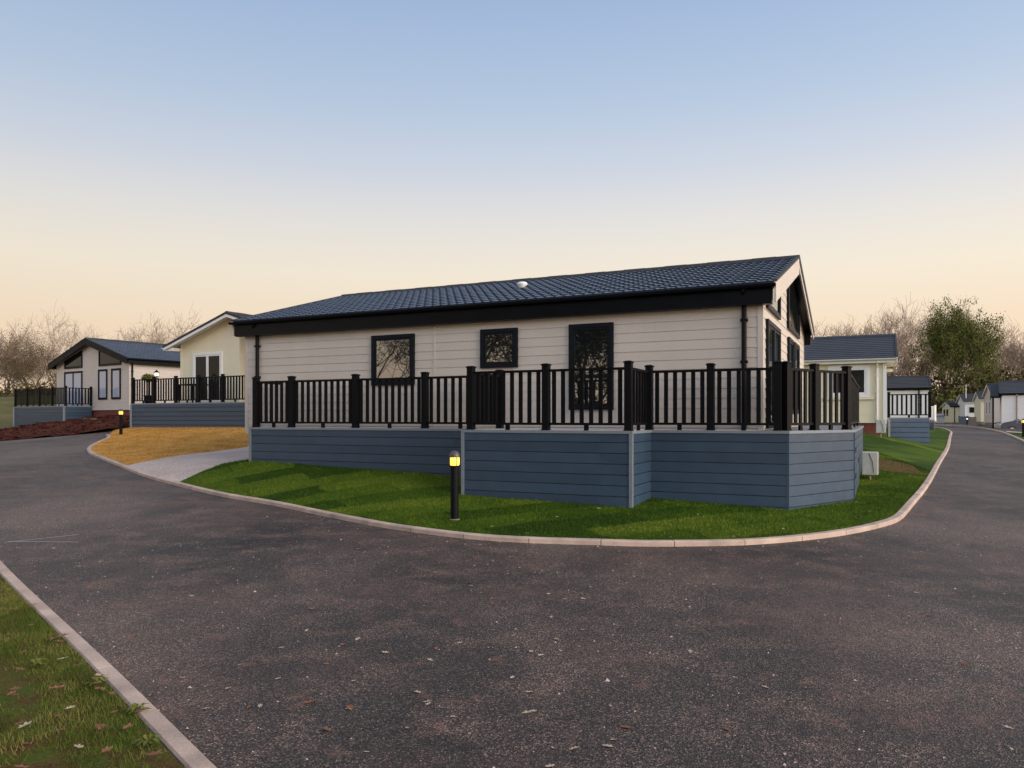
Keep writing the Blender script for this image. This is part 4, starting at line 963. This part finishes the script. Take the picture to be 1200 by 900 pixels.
vp_ = [(x+.13, y+.21, q*.9) for (x, y, q) in vs_[::3] if inside_poly(np.array([[x+.13, y+.21]]), NK+[(-3,-6), (-16,-6), (-16,14)])[0]]
scatter_leaves(vp_, 'pale crisp leaf lying in the grass of the near left verge', 'pale leaves on the near verge', 'leaf_dry', (13, 14, 15), ZN, .028)
scatter_leaves(vs_, 'brown leaf lying in the grass of the near left verge', 'fallen leaves on the near verge', 'leaf_brown', (7, 8, 9), ZN, .028)
for k, (x, y) in enumerate([(-1.98, 4.02), (-2.42, 4.45), (-2.95, 4.75), (-1.72, 3.62)]):
    t = thing('weed', ['low leafy weed in the verge against the near kerb', 'flat green weed on the near verge, second from the picture bottom', 'broad-leaved weed on the near verge farthest from the picture bottom', 'small dark weed in the verge corner closest to the viewer'][k], 'weed', (x, y, ZN.h(x, y)), k)
    q = MB()
    for j in range(16):
        a = j*2.4; ln = random.uniform(.04, .085); c_, s_ = math.cos(a), math.sin(a); hgt = random.uniform(.015, .05)
        q.add([(0,0,.005), (c_*ln*.5-s_*.012, s_*ln*.5+c_*.012, hgt), (c_*ln, s_*ln, hgt*.6), (c_*ln*.5+s_*.012, s_*ln*.5-c_*.012, hgt)], [(0,1,2,3)])
    q.build('leaves', 'leaf_green', t)
gv = []
while len(gv) < 22:
    x = g.uniform(-6, 8); y = g.uniform(9.6, 16); P = np.array([[x, y]])
    if inside_poly(P, lawnp)[0] and not inside_poly(P, under)[0]: gv.append((x, y, g.uniform(.035, .06)))
scatter_leaves(gv, 'pale dry leaf lying on the lawn below the main deck', 'pale fallen leaves on the lawn', 'leaf_dry', (10, 11, 12), ZI, .03)
# pale scratch marks on the tarmac at the left
for (a, b, lb) in (((-5.95,9.95), (-5.72,10.6), 'short pale chalk scratch on the road, the one nearer the camera'),):
    pass
sm = MB()
for (a, b) in (((-6.35,9.55), (-5.75,10.15)), ((-6.35,9.62), (-5.45,9.60))):
    A, B = Vector(a), Vector(b); d = (B-A).normalized(); nn = Vector((-d.y, d.x))*.006; z = .033
    sm.add([(A.x-nn.x, A.y-nn.y, ZR.h(A.x, A.y)+.008), (B.x-nn.x, B.y-nn.y, ZR.h(B.x, B.y)+.008), (B.x+nn.x, B.y+nn.y, ZR.h(B.x, B.y)+.008), (A.x+nn.x, A.y+nn.y, ZR.h(A.x, A.y)+.008)], [(0,1,2,3)])
o = sm.build('road_marking', 'white'); o['kind'] = 'structure'

# =================================================================== trees
def grow(seed, H_, spread, levels, kids, trunk_frac=.28, up=.35, thin=1.0, wiggle=.22, minr=.012):
    g = np.random.default_rng(seed); segs = []; tips = []
    def branch(p, d, ln, r, lv):
        n = 4 if lv < 2 else 3
        pts = [p]; q = p.copy(); dd = d.copy()
        for k in range(n):
            dd = dd+g.normal(0, wiggle*(.5 if lv == 0 else 1), 3)+np.array([0, 0, up*.25 if lv else .0]); dd /= np.linalg.norm(dd)
            q = q+dd*ln/n; pts.append(q.copy())
        r1 = r*(.55 if lv else .6)
        for k in range(n): segs.append((pts[k], pts[k+1], r+(r1-r)*k/n, r+(r1-r)*(k+1)/n, lv))
        if lv >= levels: tips.append((pts[-1], dd)); return
        nk = kids[min(lv, len(kids)-1)]
        for k in range(nk):
            t = (.55+.45*k/(nk-1)) if lv == 0 else g.uniform(.3, 1.0); i = min(n-1, int(t*n)); f = t*n-i; o = pts[i]*(1-f)+pts[i+1]*f
            a = g.uniform(0, 2*np.pi) if lv else 2*np.pi*k/nk+g.uniform(-.4, .4)
            side = np.array([np.cos(a), np.sin(a), 0.]); side -= dd*side.dot(dd); side /= (np.linalg.norm(side)+1e-6)
            ang = g.uniform(.45, .95)*spread if lv else g.uniform(.35, .8)*spread
            nd = dd*np.cos(ang)+side*np.sin(ang); nd[2] += up*.5*(lv < 3); nd /= np.linalg.norm(nd)
            branch(o, nd, ln*g.uniform(.60, .82) if lv else H_*g.uniform(.26, .36), max(minr, r1*g.uniform(.5, .75)), lv+1)
    branch(np.zeros(3), np.array([0, 0, 1.]), H_*trunk_frac, H_*.022*thin, 0)
    zmax = np.percentile([s[1][2] for s in segs], 99.0); k = H_/zmax
    segs = [(a*k, b*k, r0, r1, l) for a, b, r0, r1, l in segs]; tips = [(a*k, d) for a, d in tips]
    return segs, tips
def seg_mesh(name, segs, mat, parent, sides=4):
    A = np.array([s[0] for s in segs]); B = np.array([s[1] for s in segs]); r0 = np.array([s[2] for s in segs]); r1 = np.array([s[3] for s in segs])
    d = B-A; d /= np.linalg.norm(d, axis=1)[:, None]+1e-9; ref = np.where(np.abs(d[:, 2:3]) < .9, np.array([[0, 0, 1.]]), np.array([[1., 0, 0]])); a = np.cross(d, ref); a /= np.linalg.norm(a, axis=1)[:, None]; b = np.cross(d, a)
    V = []
    for P, r in ((A, r0), (B, r1)):
        for k in range(sides): t = 2*np.pi*k/sides; V.append(P+(a*np.cos(t)+b*np.sin(t))*r[:, None])
    V = np.stack(V, 1).reshape(-1, 3); i = np.arange(len(A))[:, None]*sides*2
    F_ = np.concatenate([i+np.array([[k, (k+1) % sides, sides+(k+1) % sides, sides+k]]) for k in range(sides)])
    return np_obj(name, V, F_, mat, parent)
def leaves(name, tips, per, rad, size, mat, parent, seed=0, keep=1., ok=None):
    g = np.random.default_rng(seed); T_ = np.array([t[0] for t in tips])
    if ok is not None: T_ = T_[ok(T_)]
    if keep < 1: T_ = T_[g.uniform(0, 1, len(T_)) < keep]
    c = np.repeat(T_, per, 0)+g.normal(0, rad, (len(T_)*per, 3)); n = len(c)
    d1 = g.normal(0, 1, (n, 3)); d1 /= np.linalg.norm(d1, axis=1)[:, None]; d2 = np.cross(d1, g.normal(0, 1, (n, 3))); d2 /= np.linalg.norm(d2, axis=1)[:, None]
    s = size*g.uniform(.6, 1.3, (n, 1)); V = np.stack([c-d1*s, c+d2*s*.65, c+d1*s, c-d2*s*.65], 1).reshape(-1, 3)
    return np_obj(name, V, np.arange(n*4).reshape(-1, 4), mat, parent)
def tree_proto(seed, H_, spread, levels, kids, leafy=None, bark='bark', **k):
    t = thing('tree', '-', 'tree'); segs, tips = grow(seed, H_, spread, levels, kids, **k)
    seg_mesh('trunk', [s for s in segs if s[4] <= 1], bark, t, 7); seg_mesh('crown', [s for s in segs if s[4] > 1], 'twig' if bark != 'bark' else 'bark', t, 3)
    if leafy:
        for (per, rad, size, mat, keep, sd) in leafy: leaves('leaves', tips, per, rad, size, mat, t, sd, keep)
    return t
BARE = [tree_proto(21, 14, 1.0, 5, [7,4,4,4,3], bark='bark_pale', minr=.017), tree_proto(34, 14, 1.1, 5, [6,4,4,4,3], bark='bark_pale', minr=.017), tree_proto(55, 14, .8, 5, [7,4,4,4,3], bark='bark_pale', minr=.020, up=.5)]
OAK = [tree_proto(77, 13, 1.1, 5, [6,4,4,3,3], leafy=[(6, .28, .075, 'leaf_autumn', .40, 1), (6, .3, .075, 'leaf_olive', .3, 2)]),
       tree_proto(91, 12, 1.1, 4, [6,5,4,3], leafy=[(22, .40, .085, 'leaf_olive', .8, 3), (12, .4, .08, 'leaf_autumn', .4, 4)])]
GREEN = [tree_proto(102, 17, .95, 5, [8,5,4,3,3], leafy=[(26, .42, .15, 'leaf_green', 1., 5), (8, .45, .14, 'leaf_olive', .4, 6)], trunk_frac=.22)]
used = set()
def plant(proto, px, Y, top, label, name, group, z0=None, width=1., rz=None):
    """tree of given top height standing at a surveyed bearing and distance"""
    x = (px-600)/895*Y; z0 = z0 if z0 is not None else 1.0
    o = proto if proto.name not in used else copy_tree(proto)
    used.add(proto.name) if o is proto else None
    h = top-z0; base = {}.get(0, None)
    H0 = PH[proto.name]
    o.location = (x, Y, z0-.1); o.scale = (h/H0*width, h/H0*width, h/H0); o.rotation_euler = (0, 0, random.uniform(0, 6.28) if rz is None else rz)
    o.name = name; o['label'] = label; o['category'] = 'tree'; o['group'] = group
    return o
PH = {}
for p, h in [(b, 14) for b in BARE]+[(OAK[0], 13), (OAK[1], 12), (GREEN[0], 17)]: PH[p.name] = h
protos = dict(b0=BARE[0], b1=BARE[1], b2=BARE[2], o0=OAK[0], o1=OAK[1], g0=GREEN[0])
pn = {k: v.name for k, v in protos.items()}
def pl(key, *a, **k):
    p = protos[key]; nm = pn[key]
    x = (a[0]-600)/895*a[1]; Y = a[1]; top = 1.6+(490-a[2])*Y/895; z0 = k.get('z0', 1.3)
    o = p if key not in used else copy_tree(p); used.add(key)
    s = (top-z0)/PH[nm]; w = k.get('w', 1.)
    o.location = (x, Y, z0-.1); o.scale = (s*w, s*w, s); o.rotation_euler = (0, 0, k.get('rz', random.uniform(0, 6.28)))
    o.name = a[4]; o['label'] = a[3]; o['group'] = a[5]; o['category'] = 'tree'
GL, GRr, GB = 'trees behind the left-hand lodges', 'trees of the wood behind the lane', 'trees across the road behind the camera'
pl('o0', 8, 84, 384, 'thin-leaved brown oak at the left edge of the photo', 'oak_tree', GL, z0=2.5)
pl('o1', 46, 92, 408, 'low olive-green tree between the left edge and the far left lodge', 'oak_tree', GL, z0=2.5)
pl('o0', 30, 100, 392, 'brown half-bare oak leaning beside the low olive tree on the left', 'oak_tree', GL, z0=2.5)
pl('b1', 70, 96, 373, 'tall bare tree rising above the far left lodge gable', 'bare_tree', GL, w=.8)
pl('b0', 150, 108, 379, 'rounded bare tree above the blue roof of the far left lodge', 'bare_tree', GL)
pl('b1', 212, 118, 376, 'bare tree half hidden by the cream lodge roof', 'bare_tree', GL)
pl('o1', 82, 88, 420, 'small green tree tucked against the far left lodge gable', 'oak_tree', GL, w=.6, z0=2)
pl('o1', 14, 74, 425, 'dark bushy tree at the far left edge above the grass bank', 'oak_tree', GL, z0=3)
pl('b2', -20, 90, 372, 'bare tree just outside the left edge', 'bare_tree', GL)
pl('b0', 985, 128, 378, 'wide bare tree above the grey bungalow roof', 'bare_tree', GRr, w=1.25)
pl('b1', 962, 135, 382, 'bare tree close to the main lodge gable tip', 'bare_tree', GRr, w=1.1)
pl('b2', 1012, 132, 382, 'small bare tree at the right end of the grey bungalow roof', 'bare_tree', GRr)
pl('b2', 1048, 118, 366, 'tall bare tree with upright limbs just right of the bungalow roof', 'bare_tree', GRr, w=.9)
pl('b1', 1075, 122, 364, 'tallest bare tree touching the big green tree', 'bare_tree', GRr, w=.9)
pl('b0', 1098, 130, 366, 'bare tree crown poking out behind the left of the big green tree', 'bare_tree', GRr, w=.8)
pl('g0', 1108, 106, 369, 'big rounded green tree behind the far caravans', 'broadleaf_tree', GRr, w=.66, z0=1.)
pl('b2', 1108, 124, 362, 'bare tree whose twigs show through the left side of the big green tree', 'bare_tree', GRr, w=.7)
pl('b0', 1178, 126, 380, 'bare tree right of the big green tree', 'bare_tree', GRr)
pl('b2', 1196, 124, 384, 'bare tree at the right edge of the photo', 'bare_tree', GRr)
pl('b1', 1222, 124, 378, 'bare tree just outside the right edge', 'bare_tree', GRr)
pl('o1', 1090, 108, 424, 'low olive tree under the bare trees left of the big green tree', 'oak_tree', GRr)
pl('o1', 1160, 112, 428, 'low olive tree to the right below the big green tree', 'oak_tree', GRr)
pl('o0', 1186, 106, 424, 'brown-leaved tree behind the nearest right-hand caravan roof', 'oak_tree', GRr)
# trees across the road, behind the camera: the ones mirrored in the windows
for i, (u, v, h, key) in enumerate([(-14.6,-8.5,9.5,'o1'), (-17.5,-14,11,'b1'), (-13.9,-11,9.5,'g0'), (-10.6,-10,8.5,'g0'), (-7.9,-10.5,9.5,'g0'), (-22,-13,12,'b1'), (-3.5,-13,9,'o1'), (-27,-9,10,'o0'), (-12.6,-14,12,'b0')]):
    x, y = W(u, v); o = copy_tree(protos[key]); s = h/PH[pn[key]]; o.location = (x, y, -.1); o.scale = (s, s, s); o.rotation_euler = (0, 0, i*1.3); o.name = 'roadside_tree'
    o['label'] = 'tree across the road behind the viewer, mirrored in the lodge windows'; o['group'] = GB; o['category'] = 'tree'
# understorey bushes
SH = [shrub('bush', '-', 'bush', (0, 0, -50), 1., 1., 4000, 'leaf_olive', .05, seed=1), shrub('bush', '-', 'bush', (0, 0, -50), 1., 1., 4000, 'leaf_autumn', .05, seed=2), shrub('bush', '-', 'bush', (0, 0, -50), 1., 1., 4000, 'leaf_green', .05, seed=3)]
su = set()
def bush(k, px, Y, ytop, r, label, group, z0=1.0):
    x = (px-600)/895*Y; top = 1.6+(490-ytop)*Y/895; o = SH[k] if k not in su else copy_tree(SH[k]); su.add(k)
    o.location = (x, Y, z0-.2); o.scale = (r, r, (top-z0)/1.05); o.rotation_euler = (0, 0, random.uniform(0, 6.28)); o['label'] = label; o['group'] = group; o['category'] = 'bush'
gb = 'bushes at the foot of the wood behind the lane'
for i, (k, px, yt, r) in enumerate([(0,1062,452,4.2), (0,1078,444,4.4), (0,1094,440,4.2), (2,1108,450,4.0), (0,1122,446,4.0), (1,1136,448,4.0), (0,1150,442,4.3), (0,1166,438,4.4), (1,1180,434,4.4), (0,1196,430,4.4), (0,1212,434,4.4)]):
    bush(k, px, 100+(i % 3)*3, yt, r, 'dark %s bush in the hedge line behind the caravans, number apart by place along the wood' % ('olive' if k != 1 else 'brown') if False else ['dark olive', 'russet', 'deep green'][k]+' bush at the foot of the wood behind the lane', gb)
gl2 = 'bushes on the grass bank at the far left'
for i, (k, px, yt, r) in enumerate([(0,-8,452,2.6), (0,6,456,2.4), (2,18,452,2.4), (0,34,446,2.8), (1,48,448,2.8), (0,60,446,2.4)]):
    bush(k, px, 58+i*2.2, yt, r, ['dark olive', 'russet', 'deep green'][k]+' bush on the grass bank at the far left', gl2, z0=2.5)
gp = 'low plants in front of the right-hand caravans'
for i, (k, px, Y, yt, r) in enumerate([(0,1146,68,495,.5), (0,1151,67,494,.5), (2,1156,66,493.5,.5), (0,1168,62,494,.55), (2,1173,61,495,.5)]):
    bush(k, px, Y, yt, r, ['dark olive', 'russet', 'deep green'][k]+' low plant in front of the right-hand caravans', gp, z0=.55)

# =================================================================== camera, light, sky
cam = bpy.data.cameras.new('camera'); co_ = bpy.data.objects.new('camera', cam); COL.objects.link(co_); sc.camera = co_
co_.location = (0, 0, 1.6); co_.rotation_euler = (R(90), 0, 0); cam.sensor_width = 36; cam.lens = 36*895/1200; cam.shift_y = (490-450)/1200; cam.clip_end = 9000; cam.clip_start = .05
SUN_EL, SUN_AZ = 18, 122    # azimuth clockwise from +Y: behind the camera to the right
sl = bpy.data.lights.new('sun', 'SUN'); so = bpy.data.objects.new('sun', sl); COL.objects.link(so); sl.energy = 3.2; sl.angle = R(50); sl.color = (1., .85, .71)
dv = Vector((math.sin(R(SUN_AZ))*math.cos(R(SUN_EL)), math.cos(R(SUN_AZ))*math.cos(R(SUN_EL)), math.sin(R(SUN_EL)))); so.rotation_euler = (-dv).to_track_quat('-Z', 'Y').to_euler()
w = bpy.data.worlds.new('World'); sc.world = w; w.use_nodes = True; nt = w.node_tree; bg = nt.nodes['Background']
sky = N(nt, 'ShaderNodeTexSky', sky_type='NISHITA', sun_disc=False, sun_elevation=R(4), sun_rotation=R(SUN_AZ), air_density=1.2, dust_density=2., ozone_density=2.)
ge = N(nt, 'ShaderNodeTexCoord'); sx = N(nt, 'ShaderNodeSeparateXYZ'); L(nt, ge.outputs['Generated'], sx.inputs[0])
def srgb(*c): return tuple(((x/255+.055)/1.055)**2.4 if x > 10 else x/255/12.92 for x in c)
grad = ramp(nt, sx.outputs['Z'], [(0., srgb(236,205,178)), (.11, srgb(243,220,192)), (.18, srgb(242,230,211)), (.245, srgb(227,224,220)), (.31, srgb(204,211,224)), (.38, srgb(181,199,222)), (.48, srgb(159,182,216)), (.75, srgb(150,160,182)), (1., srgb(150,155,168))])
# brighter towards the afterglow behind and to the right of the camera
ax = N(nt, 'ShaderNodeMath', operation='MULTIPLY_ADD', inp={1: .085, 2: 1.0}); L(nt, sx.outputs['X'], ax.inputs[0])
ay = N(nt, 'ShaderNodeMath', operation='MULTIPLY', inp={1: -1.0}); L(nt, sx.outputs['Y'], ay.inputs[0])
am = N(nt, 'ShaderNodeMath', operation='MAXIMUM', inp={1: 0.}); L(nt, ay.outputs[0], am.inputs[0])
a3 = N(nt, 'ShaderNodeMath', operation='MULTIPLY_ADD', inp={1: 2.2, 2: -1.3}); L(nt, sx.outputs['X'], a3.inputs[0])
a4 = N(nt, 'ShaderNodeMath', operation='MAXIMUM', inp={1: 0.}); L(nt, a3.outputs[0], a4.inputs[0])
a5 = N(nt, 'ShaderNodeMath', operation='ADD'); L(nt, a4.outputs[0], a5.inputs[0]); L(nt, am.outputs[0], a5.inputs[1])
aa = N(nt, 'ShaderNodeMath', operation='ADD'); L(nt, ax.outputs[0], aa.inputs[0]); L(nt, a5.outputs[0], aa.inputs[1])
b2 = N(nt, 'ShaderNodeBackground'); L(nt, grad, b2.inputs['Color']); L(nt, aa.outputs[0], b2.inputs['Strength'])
L(nt, sky.outputs[0], bg.inputs['Color']); bg.inputs['Strength'].default_value = .01
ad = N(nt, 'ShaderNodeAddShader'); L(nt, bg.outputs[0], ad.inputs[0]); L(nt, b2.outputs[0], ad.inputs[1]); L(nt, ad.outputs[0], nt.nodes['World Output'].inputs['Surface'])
sc.render.engine = 'CYCLES'
sc.view_settings.view_transform = 'Standard'; sc.view_settings.look = 'None'; sc.view_settings.exposure = 0.; sc.view_settings.gamma = 1.
